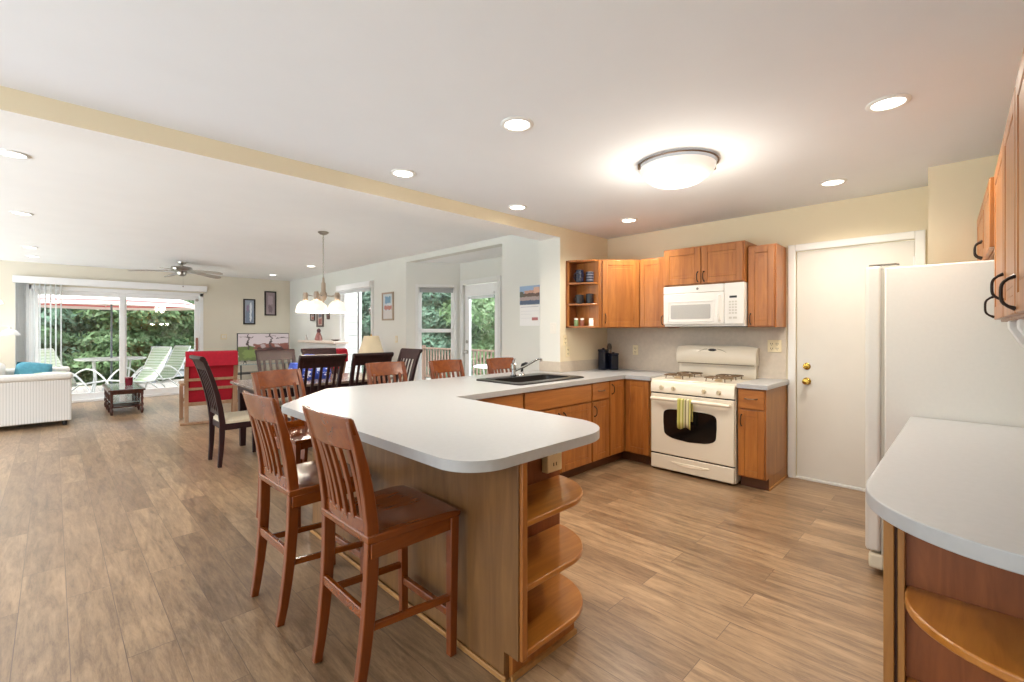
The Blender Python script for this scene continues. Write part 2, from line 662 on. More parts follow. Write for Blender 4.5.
# header between kitchen and living room
hd = MB().box(-3.6, 3.9, YS, YS + 0.29, 2.37, ZL + 0.1).build('wall_header', M['wall_tan'], smooth=False)
hd.data.materials.append(M['ceil_l'])
for p in hd.data.polygons:
    if p.normal.z < -0.5 or p.normal.y > 0.5:
        p.material_index = 1
struct(hd)
# sink wall stub: tan kitchen face, pale end
sk = MB().box(3.9, XR + 0.1, YS, YS + 0.29, 0, ZL + 0.1).build('wall_sink', M['wall_tan'], smooth=False)
sk.data.materials.append(M['wall_white'])
for p in sk.data.polygons:
    if p.normal.x < -0.5 or p.normal.y > 0.5:
        p.material_index = 1
struct(sk)
# range wall with the door opening
DY0, DY1, DZ = 0.312, 1.135, 2.078
m = MB()
m.box(XR, XR + 0.12, DY1, YS, 0, ZC)
m.box(XR, XR + 0.12, 0.15, DY0, 0, ZC)
m.box(XR, XR + 0.12, DY0, DY1, DZ, ZC)
struct(m.build('wall_range', M['wall_tan'], smooth=False))
struct(MB().box(4.28, XR + 0.12, -0.62, 0.21, 0, ZC).build('wall_bump', M['wall_tan'], smooth=False))
struct(MB().box(1.05, 1.15, -1.2, -0.44, 0, ZC).build('wall_corner_added', M['wall_tan'], smooth=False))  # unseen wall added to stop light leaking onto the right end shelf
struct(MB().box(1.15, 4.28, -0.62, -0.44, 0, ZC).build('wall_right', M['wall_tan'], smooth=False))
struct(MB().box(-3.6, 1.15, -1.3, -1.2, 0, ZC).build('wall_behind_added', M['wall_tan'], smooth=False))  # unseen wall added to cut the daylight from behind the camera
# living side wall
WY0, WY1, WZ0, WZ1 = 7.78, 9.05, 0.35, 2.22
BY0, BY1 = 4.32, 6.62
m = MB()
m.box(XL, XL + 0.14, YS + 0.29, BY0, 0, ZL)
m.box(XL, XL + 0.14, BY0, BY1, ZB, ZL)
m.box(XL, XL + 0.14, BY1, WY0, 0, ZL)
m.box(XL, XL + 0.14, WY0, WY1, 0, WZ0)
m.box(XL, XL + 0.14, WY0, WY1, WZ1, ZL)
m.box(XL, XL + 0.14, WY1, YB, 0, ZL)
struct(m.build('wall_side', M['wall_white'], smooth=False))
# bay: far diagonal, door wall, near diagonal
XBAY = 4.86
P0, P1 = Vector((XL, BY1)), Vector((XBAY, 6.10))
P2, P3 = Vector((XBAY, 4.84)), Vector((XL, BY0))


def wall_frame(a, b):
    """matrix with local x along a->b, local y outward (left of a->b reversed), z up."""
    d = (b - a).normalized()
    n = Vector((-d.y, d.x))
    return Matrix(((d.x, n.x, 0, a.x), (d.y, n.y, 0, a.y), (0, 0, 1, 0), (0, 0, 0, 1)))


F1 = wall_frame(P0, P1)
L1 = (P1 - P0).length
w0, w1, wz0, wz1 = 0.20, L1 - 0.10, 0.45, 2.08
m = MB(F1)
m.box(0, w0, 0, 0.12, 0, ZB)
m.box(w1, L1, 0, 0.12, 0, ZB)
m.box(w0, w1, 0, 0.12, 0, wz0)
m.box(w0, w1, 0, 0.12, wz1, ZB)
struct(m.build('wall_bay_far', M['wall_white'], smooth=False))
BD0, BD1, BDZ = 5.16, 6.01, 2.12
m = MB()
m.box(XBAY, XBAY + 0.12, BD1, 6.16, 0, ZB)
m.box(XBAY, XBAY + 0.12, 4.80, BD0, 0, ZB)
m.box(XBAY, XBAY + 0.12, BD0, BD1, BDZ, ZB)
struct(m.build('wall_bay_door', M['wall_white'], smooth=False))
F3 = wall_frame(P2, P3)
L3 = (P3 - P2).length
struct(MB(F3).box(0, L3, 0, 0.12, 0, ZB).build('wall_bay_near', M['wall_white'], smooth=False))
struct(MB().prism([(XL + 0.135, BY0 - 0.05), (XL + 0.9, BY0 - 0.05), (XL + 0.9, BY1 + 0.1), (XL + 0.135, BY1 + 0.1)], ZB, ZB + 0.15).build('ceiling_bay', M['ceil_l'], smooth=False))
struct(MB().prism([(XL, BY0 - 0.05), (XBAY + 0.1, 4.75), (XBAY + 0.1, 6.2), (XL, BY1 + 0.1)], -0.06, 0.0).build('floor_bay', M['floor'], smooth=False))
# back wall with slider opening
SX0, SX1, SZ = -0.34, 2.33, 2.17
m = MB()
m.box(-3.6, SX0, YB, YB + 0.15, 0, ZL)
m.box(SX1, XL + 0.14, YB, YB + 0.15, 0, ZL)
m.box(SX0, SX1, YB, YB + 0.15, SZ, ZL)
struct(m.build('wall_back', M['wall_beige'], smooth=False))
# chimney chase outside, seen through the side window
struct(MB().box(XL + 0.14, 4.84, 9.55, 10.8, -0.4, 3.2).build('wall_chase', M['siding'], smooth=False))

# baseboards
struct(MB().box(SX1 + 0.1, XL, YB - 0.015, YB, 0, 0.09).build('baseboard_back', M['trim'], bevel=0.004))
m = MB()
m.box(XL - 0.015, XL, YS + 0.29, BY0, 0, 0.09)
m.box(XL - 0.015, XL, BY1, YB, 0, 0.09)
struct(m.build('baseboard_side', M['trim'], bevel=0.004))

# ------------------------------------------------------------------ windows and doors
# kitchen door (white slab)
d1 = sempty('door_1', (XR, 0, 0))
m = MB()
m.box(-0.022, 0.0, DY1, DY1 + 0.062, 0, DZ + 0.062)
m.box(-0.022, 0.0, DY0 - 0.062, DY0, 0, DZ + 0.062)
m.box(-0.022, 0.0, DY0, DY1, DZ, DZ + 0.062)
m.build('door_casing', M['trim'], d1, bevel=0.006)
MB().box(-0.004, 0.10, DY0 - 0.004, DY1 + 0.004, 0.0, 0.022).build('threshold', M['trim'], d1, bevel=0.004)
MB().box(0.012, 0.05, DY0 + 0.004, DY1 - 0.004, 0.026, DZ - 0.006).build('door_slab', plain('door_paint', (216, 213, 206), 0.42, noise=0.01), d1, bevel=0.003)


def knob(parent, y, z, big=True):
    k = MB(Matrix.Translation((0.012, y, z)) @ Matrix.Rotation(-PI / 2, 4, 'Y'))
    if big:
        k.lathe([(0.0, 0.0), (0.032, 0.0), (0.034, 0.004), (0.028, 0.010), (0.012, 0.016), (0.011, 0.03), (0.022, 0.038), (0.028, 0.050), (0.024, 0.062), (0.0, 0.066)], n=20)
        k.build('door_knob', M['brass'], parent)
    else:
        k.lathe([(0.0, 0.0), (0.030, 0.0), (0.031, 0.006), (0.024, 0.012), (0.010, 0.013), (0.009, 0.022), (0.0, 0.022)], n=20)
        k.build('deadbolt', M['brass'], parent)


knob(d1, 1.052, 0.895, True)
knob(d1, 1.052, 1.03, False)
for z in (0.25, 1.05, 1.85):
    MB().box(-0.006, 0.012, DY0 - 0.006, DY0 + 0.012, z, z + 0.09).build('hinge', M['trim'], d1)

# sliding patio door
sd = sempty('door_2', (0, YB, 0))
m = MB()
m.box(SX0, SX0 + 0.07, -0.01, 0.14, 0, SZ)
m.box(SX1 - 0.07, SX1, -0.01, 0.14, 0, SZ)
m.box(SX0, SX1, -0.01, 0.14, SZ - 0.07, SZ)
m.box(SX0, SX1, -0.01, 0.14, 0, 0.05)
m.build('door_frame', M['vinyl'], sd, bevel=0.005)


def sash(parent, x0, x1, y, name='sliding_panel'):
    s = 0.085
    k = MB()
    k.box(x0, x0 + s, y, y + 0.04, 0.05, SZ - 0.07)
    k.box(x1 - s, x1, y, y + 0.04, 0.05, SZ - 0.07)
    k.box(x0 + s, x1 - s, y, y + 0.04, SZ - 0.07 - s, SZ - 0.07)
    k.box(x0 + s, x1 - s, y, y + 0.04, 0.05, 0.05 + s + 0.03)
    f = k.build(name, M['vinyl'], parent, bevel=0.004)
    MB().box(x0 + s, x1 - s, y + 0.018, y + 0.022, 0.05 + s + 0.03, SZ - 0.07 - s).build('pane', M['glass'], f, smooth=False)
    return f


sash(sd, SX0 + 0.07, 1.045, 0.075)
p2 = sash(sd, 0.93, SX1 - 0.07, 0.02)
hm = MB()
hm.box(SX1 - 0.135, SX1 - 0.10, -0.012, 0.02, 0.92, 1.20)
hm.build('door_handle', plain('handle_wood', (150, 92, 74), 0.4), p2, bevel=0.006)
MB().cyl((SX1 - 0.115, -0.004, 2.02), (SX1 - 0.115, 0.02, 2.02), 0.03).build('door_lock', M['nickel'], p2)

# vertical blind with valance, drawn to the left
vb = thing('vertical_blind', 'white vertical blind with long valance over the sliding patio door, drawn open to the left', 'blind', (0, YB, 0))
MB().box(-0.50, 2.38, -0.11, -0.02, 2.20, 2.325).build('valance', M['vinyl'], vb, bevel=0.006)
m = MB()
rnd = random.Random(3)
for i in range(6):
    x = -0.45 + i * 0.026
    a = math.radians(72 + rnd.uniform(-5, 5))
    k = Matrix.Translation((x, -0.065, 0)) @ Matrix.Rotation(a, 4, 'Z')
    mm = MB(k)
    mm.box(-0.044, 0.044, -0.001, 0.001, 0.06, 2.20)
    o = len(m.v)
    m.v += mm.v
    m.f += [tuple(j + o for j in f) for f in mm.f]
m.build('slats', M['blind'], vb, smooth=False)
sheer = plain('sheer_slat', (232, 236, 236), 0.6)
m = MB()
for i in range(6):
    x = -0.235 + i * 0.068
    mm = MB(Matrix.Translation((x, -0.065, 0)) @ Matrix.Rotation(math.radians(78), 4, 'Z'))
    mm.box(-0.044, 0.044, -0.001, 0.001, 0.06, 2.20)
    o = len(m.v)
    m.v += mm.v
    m.f += [tuple(j + o for j in f) for f in mm.f]
m.build('slats', sheer, vb, smooth=False)

# side window (sliding window with raised blind)
wn1 = sempty('window_1', (XL, 0, 0))
m = MB()
for (a, b, c, d) in ((WY0 - 0.06, WY0 + 0.01, WZ0 - 0.06, WZ1 + 0.06), (WY1 - 0.01, WY1 + 0.06, WZ0 - 0.06, WZ1 + 0.06),
                     (WY0, WY1, WZ1 - 0.01, WZ1 + 0.06), (WY0, WY1, WZ0 - 0.06, WZ0 + 0.01)):
    m.box(-0.02, 0.0, a, b, c, d)
m.build('window_casing', M['trim'], wn1, bevel=0.005)
m = MB()
wm = (WY0 + WY1) / 2
for (a, b) in ((WY0, wm + 0.03), (wm - 0.03, WY1)):
    m.box(0.05, 0.10, a, a + 0.055, WZ0, WZ1)
    m.box(0.05, 0.10, b - 0.055, b, WZ0, WZ1)
    m.box(0.05, 0.10, a, b, WZ0, WZ0 + 0.055)
    m.box(0.05, 0.10, a, b, WZ1 - 0.055, WZ1)
wf = m.build('window_frame', M['vinyl'], wn1, bevel=0.004)
for (a, b) in ((WY0 + 0.055, wm - 0.03), (wm + 0.03, WY1 - 0.055)):
    MB().box(0.073, 0.077, a, b, WZ0 + 0.055, WZ1 - 0.055).build('pane', M['glass'], wf, smooth=False)
bl = thing('window_blind', 'white blind raised to the top of the tall side window', 'blind', (XL, 0, WZ1))
m = MB()
m.box(-0.085, -0.022, WY0 - 0.06, WY1 + 0.06, -0.06, 0.04)
m.build('headrail', M['vinyl'], bl, bevel=0.004)
m = MB()
for i in range(4):
    m.box(-0.075, -0.03, WY0 - 0.03, WY1 + 0.03, -0.085 - i * 0.016, -0.074 - i * 0.016)
m.build('gathered_slats', M['blind'], bl)

# bay window, double hung
wn2 = sempty('window_2', (0, 0, 0))
m = MB(F1)
cw = 0.05
m.box(w0 - cw, w0, -0.018, 0.0, wz0 - cw, wz1 + cw)
m.box(w1, w1 + cw, -0.018, 0.0, wz0 - cw, wz1 + cw)
m.box(w0, w1, -0.018, 0.0, wz1, wz1 + cw)
m.box(w0 - 0.06, w1 + 0.06, -0.04, 0.0, wz0 - cw, wz0)
m.build('window_casing', M['trim'], wn2, bevel=0.004)
m = MB(F1)
zm = 1.355
for (z0, z1, y0) in ((wz0, zm + 0.03, 0.035), (zm - 0.03, wz1, 0.07)):
    m.box(w0, w0 + 0.05, y0, y0 + 0.035, z0, z1)
    m.box(w1 - 0.05, w1, y0, y0 + 0.035, z0, z1)
    m.box(w0, w1, y0, y0 + 0.035, z0, z0 + 0.05)
    m.box(w0, w1, y0, y0 + 0.035, z1 - 0.05, z1)
f2 = m.build('window_frame', M['vinyl'], wn2, bevel=0.003)
for (z0, z1, y0) in ((wz0 + 0.05, zm - 0.02, 0.05), (zm + 0.02, wz1 - 0.05, 0.085)):
    MB(F1).box(w0 + 0.05, w1 - 0.05, y0, y0 + 0.004, z0, z1).build('pane', M['glass'], f2, smooth=False)
bb = thing('bay_blind', 'narrow grey blind raised at the top of the bay window', 'blind', (P0.x, P0.y, 0))
mt = F1.copy()
mt.translation = (0, 0, 0)
MB(mt).box(w0 + 0.02, w1 - 0.02, -0.012, 0.03, wz1 - 0.085, wz1 - 0.01).build('blind_slats', plain('grey_slats', (150, 152, 152), 0.6), bb)

# bay glass door
d3 = sempty('door_3', (XBAY, 0, 0))
m = MB()
m.box(-0.022, 0, BD0 - 0.07, BD0, 0, BDZ + 0.08)
m.box(-0.022, 0, BD1, BD1 + 0.07, 0, BDZ + 0.08)
m.box(-0.022, 0, BD0, BD1, BDZ, BDZ + 0.08)
m.build('door_casing', M['trim'], d3, bevel=0.005)
m = MB()
st = 0.115
m.box(0.03, 0.075, BD0 + 0.005, BD0 + st, 0.02, BDZ - 0.01)
m.box(0.03, 0.075, BD1 - st, BD1 - 0.005, 0.02, BDZ - 0.01)
m.box(0.03, 0.075, BD0 + st, BD1 - st, BDZ - 0.16, BDZ - 0.01)
m.box(0.03, 0.075, BD0 + st, BD1 - st, 0.02, 0.24)
ds = m.build('door_slab', M['vinyl'], d3, bevel=0.004)
MB().box(0.05, 0.056, BD0 + st, BD1 - st, 0.24, BDZ - 0.16).build('pane', M['glass'], ds, smooth=False)
k = MB(Matrix.Translation((0.03, BD1 - 0.06, 1.0)) @ Matrix.Rotation(-PI / 2, 4, 'Y'))
k.lathe([(0.0, 0), (0.03, 0), (0.03, 0.008), (0.012, 0.014), (0.012, 0.03), (0.026, 0.04), (0.026, 0.055), (0, 0.06)], n=16)
k.build('door_knob', M['nickel'], ds)
k = MB(Matrix.Translation((0.03, BD1 - 0.06, 1.17)) @ Matrix.Rotation(-PI / 2, 4, 'Y'))
k.lathe([(0.0, 0), (0.028, 0), (0.028, 0.01), (0.0, 0.014)], n=16)
k.build('deadbolt', M['nickel'], ds)
db = thing('door_blind', 'slim white blind headrail on the glass bay door', 'blind', (XBAY, 0, BDZ))
MB().box(-0.012, 0.028, BD0 + 0.10, BD1 - 0.10, -0.20, -0.15).build('headrail', M['vinyl'], db, bevel=0.004)
m = MB()
for i in range(3):
    m.box(-0.004, 0.026, BD0 + 0.12, BD1 - 0.12, -0.216 - i * 0.014, -0.206 - i * 0.014)
m.build('gathered_slats', M['blind'], db)


# ================================================================== KITCHEN CABINETS
def pull_mb(L=0.096, vertical=True, proj=0.03, r=0.0045):
    """arched bar pull in local coords: centre at origin on the door face, out is -y."""
    pts = []
    for i in range(13):
        t = -1 + 2 * i / 12
        u = t * L / 2
        y = -proj * (1 - abs(t) ** 4)
        pts.append((0, y, u) if vertical else (u, y, 0))
    return pts, r


def add_pull(parent, x, y, z, vertical=True, mat=None, L=0.096, proj=0.03, r=0.0045):
    pts, r = pull_mb(L, vertical, proj, r)
    m = MB(Matrix.Translation((x, y, z)))
    m.tube(pts, [r * 1.5] + [r] * 11 + [r * 1.5], 8)
    m.lathe([(0, 0), (0, 0)], n=3) if False else None
    return m.build('handle', mat or M['bronze'], parent)


def panel_door(parent, x0, x1, z0, z1, y, mat=None, name='door', raised=True, handle=None, hmat=None, th=0.022):
    """raised panel door, its back at y, front at y-th, local front -y."""
    m = MB()
    s = min(0.058, (x1 - x0) * 0.25)
    yf = y - th
    if not raised:
        m.box(x0, x1, yf, y, z0, z1)
    else:
        m.box(x0, x0 + s, yf, y, z0, z1)
        m.box(x1 - s, x1, yf, y, z0, z1)
        m.box(x0 + s, x1 - s, yf, y, z0, z0 + s)
        m.box(x0 + s, x1 - s, yf, y, z1 - s, z1)
        a, b, c, d = x0 + s, x1 - s, z0 + s, z1 - s
        g, q = 0.011, 0.031

        def ringv(i, yy):
            return [(a + i, yy, c + i), (b - i, yy, c + i), (b - i, yy, d - i), (a + i, yy, d - i)]
        m.loft([ringv(0, yf + 0.003), ringv(0.003, yf + 0.020), ringv(g, yf + 0.020), ringv(q, yf + 0.002), ringv(q + 0.001, yf + 0.002)], cap=True)
    o = m.build(name, mat or M['cab'], parent, bevel=0.003)
    if handle:
        hx, hz, vert = handle
        add_pull(o, hx, yf, hz, vert, hmat)
    return o


def base_cabinet(label, loc, rotz, w, depth=0.60, drawer=True, doors=1, hinge='l', false_front=False, side_mat=None, open_top=False):
    """base cabinet, local x 0..w along the front, front face frame at y=0, back at y=depth."""
    t = thing('base_cabinet', label, 'cabinet', loc, rotz)
    ztop = ZT - 0.04
    b = MB()
    b.box(0, w, 0.02, depth, 0.10, ztop) if not open_top else b.box(0, w, 0.02, depth, 0.10, ztop - 0.2)
    b.build('body', side_mat or M['cabs'], t, bevel=0.002)
    f = MB()
    f.box(0, 0.025, 0.0, 0.02, 0.10, ztop)
    f.box(w - 0.025, w, 0.0, 0.02, 0.10, ztop)
    f.box(0.025, w - 0.025, 0.0, 0.02, ztop - 0.02, ztop)
    f.box(0.025, w - 0.025, 0.0, 0.02, 0.10, 0.125)
    f.box(0.025, w - 0.025, 0.0, 0.02, 0.675, 0.70)
    f.build('face_frame', M['cab'], t)
    MB().box(0.0, w, 0.07, depth, 0.0, 0.10).build('toe_kick', M['toe'], t)
    zd = 0.690
    if drawer:
        d = panel_door(t, 0.010, w - 0.010, zd, ztop - 0.010, 0.0, M['cabh'], 'drawer', raised=False)
        if not false_front:
            add_pull(d, w / 2, -0.02, (zd + ztop) / 2, False, M['pewter'])
    top = zd - 0.014 if drawer else ztop - 0.008
    if doors == 1:
        hx = w - 0.035 if hinge == 'l' else 0.035
        panel_door(t, 0.010, w - 0.010, 0.112, top, 0.0, handle=(hx, top - 0.09, True))
    else:
        panel_door(t, 0.010, w / 2 - 0.004, 0.112, top, 0.0, handle=(w / 2 - 0.035, top - 0.09, True))
        panel_door(t, w / 2 + 0.004, w - 0.010, 0.112, top, 0.0, handle=(w / 2 + 0.035, top - 0.09, True))
    return t


YF = 2.55            # sink run face
XF = 4.20            # range run face
DPS = YS - YF - 0.002
base_cabinet('wooden base cabinet mostly hidden behind the peninsula, left of the sink base', (1.95, YF, 0), 0, 0.715, DPS, True, 2)
base_cabinet('wide sink base cabinet with long false front and two doors below the black sink', (2.667, YF, 0), 0, 0.931, DPS, True, 2, false_front=True, open_top=True)
base_cabinet('narrow base cabinet with one drawer and one door between sink base and corner', (3.60, YF, 0), 0, 0.298, DPS, True, 1, 'r')
# corner cabinet (two narrow tall doors meeting in the inner corner)
cc = thing('corner_base_cabinet', 'inside corner base cabinet with two tall doors hinged in the corner', 'cabinet', (XF, YF, 0))
MB().prism([(-0.30, 0.001), (0.001, 0.001), (0.001, -0.30), (0.615, -0.30), (0.615, 0.605), (-0.30, 0.605)], 0.10, ZT - 0.04).build('body', M['cabs'], cc)
MB().prism([(-0.30, 0.07), (0.07, 0.07), (0.07, -0.30), (0.615, -0.30), (0.615, 0.605), (-0.30, 0.605)], 0, 0.10).build('toe_kick', M['toe'], cc)
panel_door(cc, -0.288, -0.028, 0.112, ZT - 0.050, 0.0, handle=(-0.265, ZT - 0.13, True))
e = bpy.data.objects.new('door_side', None)
bpy.data.objects.remove(e)
m2 = panel_door(cc, 0.028, 0.288, 0.112, ZT - 0.050, 0.0)
m2.rotation_euler = (0, 0, -PI / 2)
# right of range
base_cabinet('narrow base cabinet with one drawer between the range and the white door', (XF, 1.428, 0), -PI / 2, 0.222, XR - XF - 0.002, True, 1, 'r')
rs_ = [o for o in bpy.data.objects if o.get('label', '').endswith('the range and the white door')][0]
MB().box(0.205, 0.2225, 0.072, XR - XF - 0.004, 0.0, 0.10).build('side_panel', M['cabs'], rs_)
MB().box(0.2225, 0.232, 0.072, XR - XF - 0.004, 0.0, 0.02).build('shoe_molding', M['shoe'], rs_)

# ------------------------------------------------------------------ peninsula
pn = thing('peninsula_cabinet', 'wood panelled peninsula base with rounded open end shelves', 'cabinet', (1.238, 1.20, 0))
# local: x to +X, y to +Y ; seating face at x=0
ZU = ZT - 0.04
MB().box(0.02, 0.60, 0.30, 1.94, 0.10, ZU).build('body', M['cabs'], pn)
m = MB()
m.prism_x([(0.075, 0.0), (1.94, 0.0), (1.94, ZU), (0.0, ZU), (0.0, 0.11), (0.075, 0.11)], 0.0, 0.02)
m.build('back_panel', M['penin_shaded'], pn)
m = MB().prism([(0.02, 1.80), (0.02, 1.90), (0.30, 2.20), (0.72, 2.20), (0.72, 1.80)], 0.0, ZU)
m.build('corner_panel', M['penin_shaded'], pn)
MB().box(0.0, 0.028, -0.018, 0.0, 0.11, ZU).build('end_stile', M['cab'], pn, bevel=0.003)
MB().prism_x([(0.075, 0.0), (0.30, 0.0), (0.30, ZU), (-0.002, ZU), (-0.002, 0.11), (0.075, 0.11)], -0.007, 0.0).build('end_board', M['penin_shaded'], pn, bevel=0.002)
MB().box(0.02, 0.585, 0.28, 0.30, 0.10, ZU).build('shelf_back', M['cabi_shaded'], pn)
MB().box(-0.018, -0.007, 0.06, 1.94, 0.0, 0.022).build('shoe_molding', M['shoe'], pn, bevel=0.004)
MB().box(0.02, 0.41, 0.055, 0.28, 0.0, 0.10).build('toe_kick', M['cab'], pn)
MB().box(0.01, 0.415, 0.044, 0.055, 0.0, 0.02).build('shoe_molding', M['shoe'], pn)
shp = [(0.02, 0.28), (0.02, 0.0), (0.32, 0.0)] + arc(0.32, 0.28, 0.26, -90, 0, 12, 0.28)[1:]
for z in (0.100, 0.350, 0.598):
    MB().prism(shp, z, z + 0.024).build('shelf', wood('shelf_maple', (160, 98, 36), (190, 126, 54), 'x', 0.28, coat=0.3), pn, bevel=0.005)

# outlet on the peninsula end
ot = thing('outlet', 'almond outlet box under the counter at the peninsula end, above the rounded shelves', 'outlet', (1.735, 1.478, 0.728))
MB().box(-0.055, 0.055, -0.04, 0.0, -0.066, 0.066).build('cover_plate', M['outlet'], ot, bevel=0.006)
for z in (-0.028, 0.028):
    for x in (-0.010, 0.010):
        MB().box(x - 0.002, x + 0.002, -0.042, -0.039, z - 0.008, z + 0.008).build('slot', M['slot'], ot)


def wall_plate(label, loc, rotz, w=0.07, h=0.115, kind='outlet', mat=None, gang=1):
    t = thing('wall_outlet' if kind == 'outlet' else 'light_switch', label, 'outlet' if kind == 'outlet' else 'switch', loc, rotz)
    MB().box(-w / 2, w / 2, -0.007, 0.0, -h / 2, h / 2).build('cover_plate', mat or M['outlet'], t, bevel=0.003)
    for g in range(gang):
        cx = (g - (gang - 1) / 2) * 0.046
        if kind == 'outlet':
            for z in (-0.022, 0.022):
                for (a, b, c, d) in ((-0.010, -0.006, -0.007, 0.007), (0.006, 0.010, -0.007, 0.007), (-0.003, 0.003, -0.016, -0.011)):
                    MB().box(cx + a, cx + b, -0.0085, -0.006, z + c, z + d).build('slot', M['slot'], t)
        else:
            m = MB()
            m.box(cx - 0.016, cx + 0.016, -0.011, -0.006, -0.032, 0.032)
            m.build('rocker', M['outlet_w'], t, bevel=0.002)
    return t


wall_plate('almond wall outlet on the grey backsplash left of the range', (XR - 0.008, 2.77, 1.128), -PI / 2)
wall_plate('double almond outlet plate right of the range, under the right upper cabinet', (XR - 0.008, 1.31, 1.208), -PI / 2, 0.118, 0.115, gang=2)
wall_plate('upper almond outlet on the tan wall end left of the open shelf cabinet', (3.985, YS, 1.245), 0)
wall_plate('lower almond outlet on the tan wall end left of the open shelf cabinet', (4.03, YS, 1.122), 0)
wall_plate('pale switch plate on the white wall right of the wall calendar', (3.9, 3.255, 1.38), -PI / 2, 0.085, 0.12, 'switch', M['outlet_w'])
wall_plate('small switch plate on the white wall between framed print and bay', (XL, 6.92, 1.21), -PI / 2, 0.07, 0.115, 'switch', M['outlet'])
wall_plate('beige switch plate on the back wall right of the sliding door', (2.72, YB, 1.22), 0, 0.12, 0.12, 'switch', M['outlet'], 2)

# ------------------------------------------------------------------ counters
ct = MB()
hx0, hx1, hy0, hy1 = 2.79, 3.55, 2.72, 3.08
pen = ([(1.51, 3.56), (1.0, 2.99), (0.97, 2.93)] +
       arc(0.97 + 0.17, 1.172 + 0.17, 0.17, 180, 270, 10) +
       arc(1.905 - 0.26, 1.172 + 0.26, 0.26, 270, 360, 12) + [(1.95, 2.49), (hx0, 2.51), (hx0, 3.56)])
ct.prism(pen, ZU, ZT)
ct.prism([(hx0, 2.51), (hx1, 2.511), (hx1, hy0), (hx0, hy0)], ZU, ZT)
ct.prism([(hx0, hy1), (hx1, hy1), (hx1, 3.56), (hx0, 3.56)], ZU, ZT)
ct.prism([(hx1, 2.511), (4.16, 2.515), (4.16, 2.238), (XR, 2.238), (XR, YS), (3.9, YS), (3.9, 3.45), (XL - 0.002, 3.45), (XL - 0.002, 3.56), (hx1, 3.56)], ZU, ZT)
c1 = ct.build('countertop', M['lam'])
tag(c1, 'long pale laminate countertop with rounded peninsula end and sink cutout', 'countertop')
c2 = MB().prism([(4.16, 1.185), (XR, 1.185), (XR, 1.428), (4.16, 1.428)], ZU, ZT).build('countertop', M['lam'], bevel=0.004)
tag(c2, 'short pale countertop piece between the range and the white door', 'countertop')
# backsplash strips and panels
bs = MB()
bs.box(XR - 0.008, XR - 0.001, 1.215, YS - 0.001, ZT, 1.385)
tag(bs.build('backsplash', M['splash']), 'grey backsplash panel behind the range, up to the wall cabinets', 'backsplash')
bs = MB()
bs.box(3.885, XR - 0.010, YS - 0.014, YS - 0.001, ZT, ZT + 0.115)
tag(bs.build('backsplash', M['splash'], bevel=0.003), 'low grey backsplash strip under the open shelf, behind the counter corner', 'backsplash')
bs = MB().box(3.885, 3.899, YS + 0.001, YS + 0.29, ZT, ZT + 0.115)
tag(bs.build('backsplash', M['splash'], bevel=0.003), 'short grey backsplash strip on the white wall end beside the faucet', 'backsplash')

# sink
sk_t = thing('kitchen_sink', 'black drop-in kitchen sink in the pale counter', 'sink', (2.71, 2.62, ZT))
W_, D_ = 0.92, 0.58
m = MB()
o = [(0, 0), (W_, 0), (W_, D_), (0, D_)]
bowl = [(0.09, 0.11), (W_ - 0.09, 0.11), (W_ - 0.09, 0.44), (0.09, 0.44)]


def rr(p, r, n=5):
    (x0, y0), (x1, y1) = p[0], p[2]
    return arc(x0 + r, y0 + r, r, 180, 270, n) + arc(x1 - r, y0 + r, r, 270, 360, n) + arc(x1 - r, y1 - r, r, 0, 90, n) + arc(x0 + r, y1 - r, r, 90, 180, n)


def ring(p, z):
    return [(x, y, z) for x, y in p]


big, sml = rr(o, 0.05), rr(bowl, 0.06)
fl_ = rr([(0.12, 0.14), 0, (W_ - 0.12, 0.41), 0], 0.06)
m.loft([ring(big, 0.001), ring(big, 0.010), ring(rr([(0.012, 0.012), 0, (W_ - 0.012, D_ - 0.012), 0], 0.045), 0.014), ring(sml, 0.010), ring(sml, -0.02), ring(fl_, -0.19)], cap=False)
m.add(ring(fl_, -0.19), [tuple(range(len(fl_)))])
m.build('basin', M['sink'], sk_t)
MB().lathe([(0, 0.004), (0.045, 0.004), (0.045, 0.0), (0, 0.0)], (W_ / 2, 0.27, -0.189), 20).build('drain', M['chrome'], sk_t)
MB().box(0.10, 0.36, 0.445, 0.53, 0.011, 0.016).build('soap_ledge', plain('ledge_blue', (40, 42, 52), 0.3), sk_t, bevel=0.003)
# faucet
fc = thing('faucet', 'chrome kitchen faucet with long straight spout at the back of the black sink', 'faucet', (3.13, 3.11, ZT + 0.013))
MB().lathe([(0, 0), (0.03, 0), (0.031, 0.012), (0.022, 0.02), (0.020, 0.07), (0.026, 0.075), (0.026, 0.115), (0.018, 0.125), (0, 0.127)], n=20).build('faucet_body', M['chrome'], fc)
MB().tube([(0, 0, 0.05), (0.08, -0.07, 0.095), (0.16, -0.14, 0.155), (0.185, -0.163, 0.17), (0.202, -0.176, 0.165), (0.204, -0.178, 0.145)], [0.012, 0.011, 0.010, 0.010, 0.011, 0.012], 12).build('spout', M['chrome'], fc)
MB().tube([(0, 0, 0.125), (0.01, 0.01, 0.145), (0.05, 0.03, 0.165)], [0.014, 0.010, 0.007], 10).build('lever', M['chrome'], fc)
sp = thing('side_sprayer', 'chrome and black side sprayer right of the faucet', 'sprayer', (3.27, 3.13, ZT + 0.013))
MB().lathe([(0, 0), (0.026, 0), (0.022, 0.02), (0.014, 0.028), (0.012, 0.04), (0, 0.04)], n=16).build('sprayer_base', M['chrome'], sp)
MB().tube([(0, 0, 0.035), (0, 0, 0.09), (0.0, -0.005, 0.105), (0.02, -0.03, 0.118), (0.03, -0.045, 0.115)], [0.013, 0.014, 0.015, 0.013, 0.014], 12).build('spray_head', M['black'], sp)


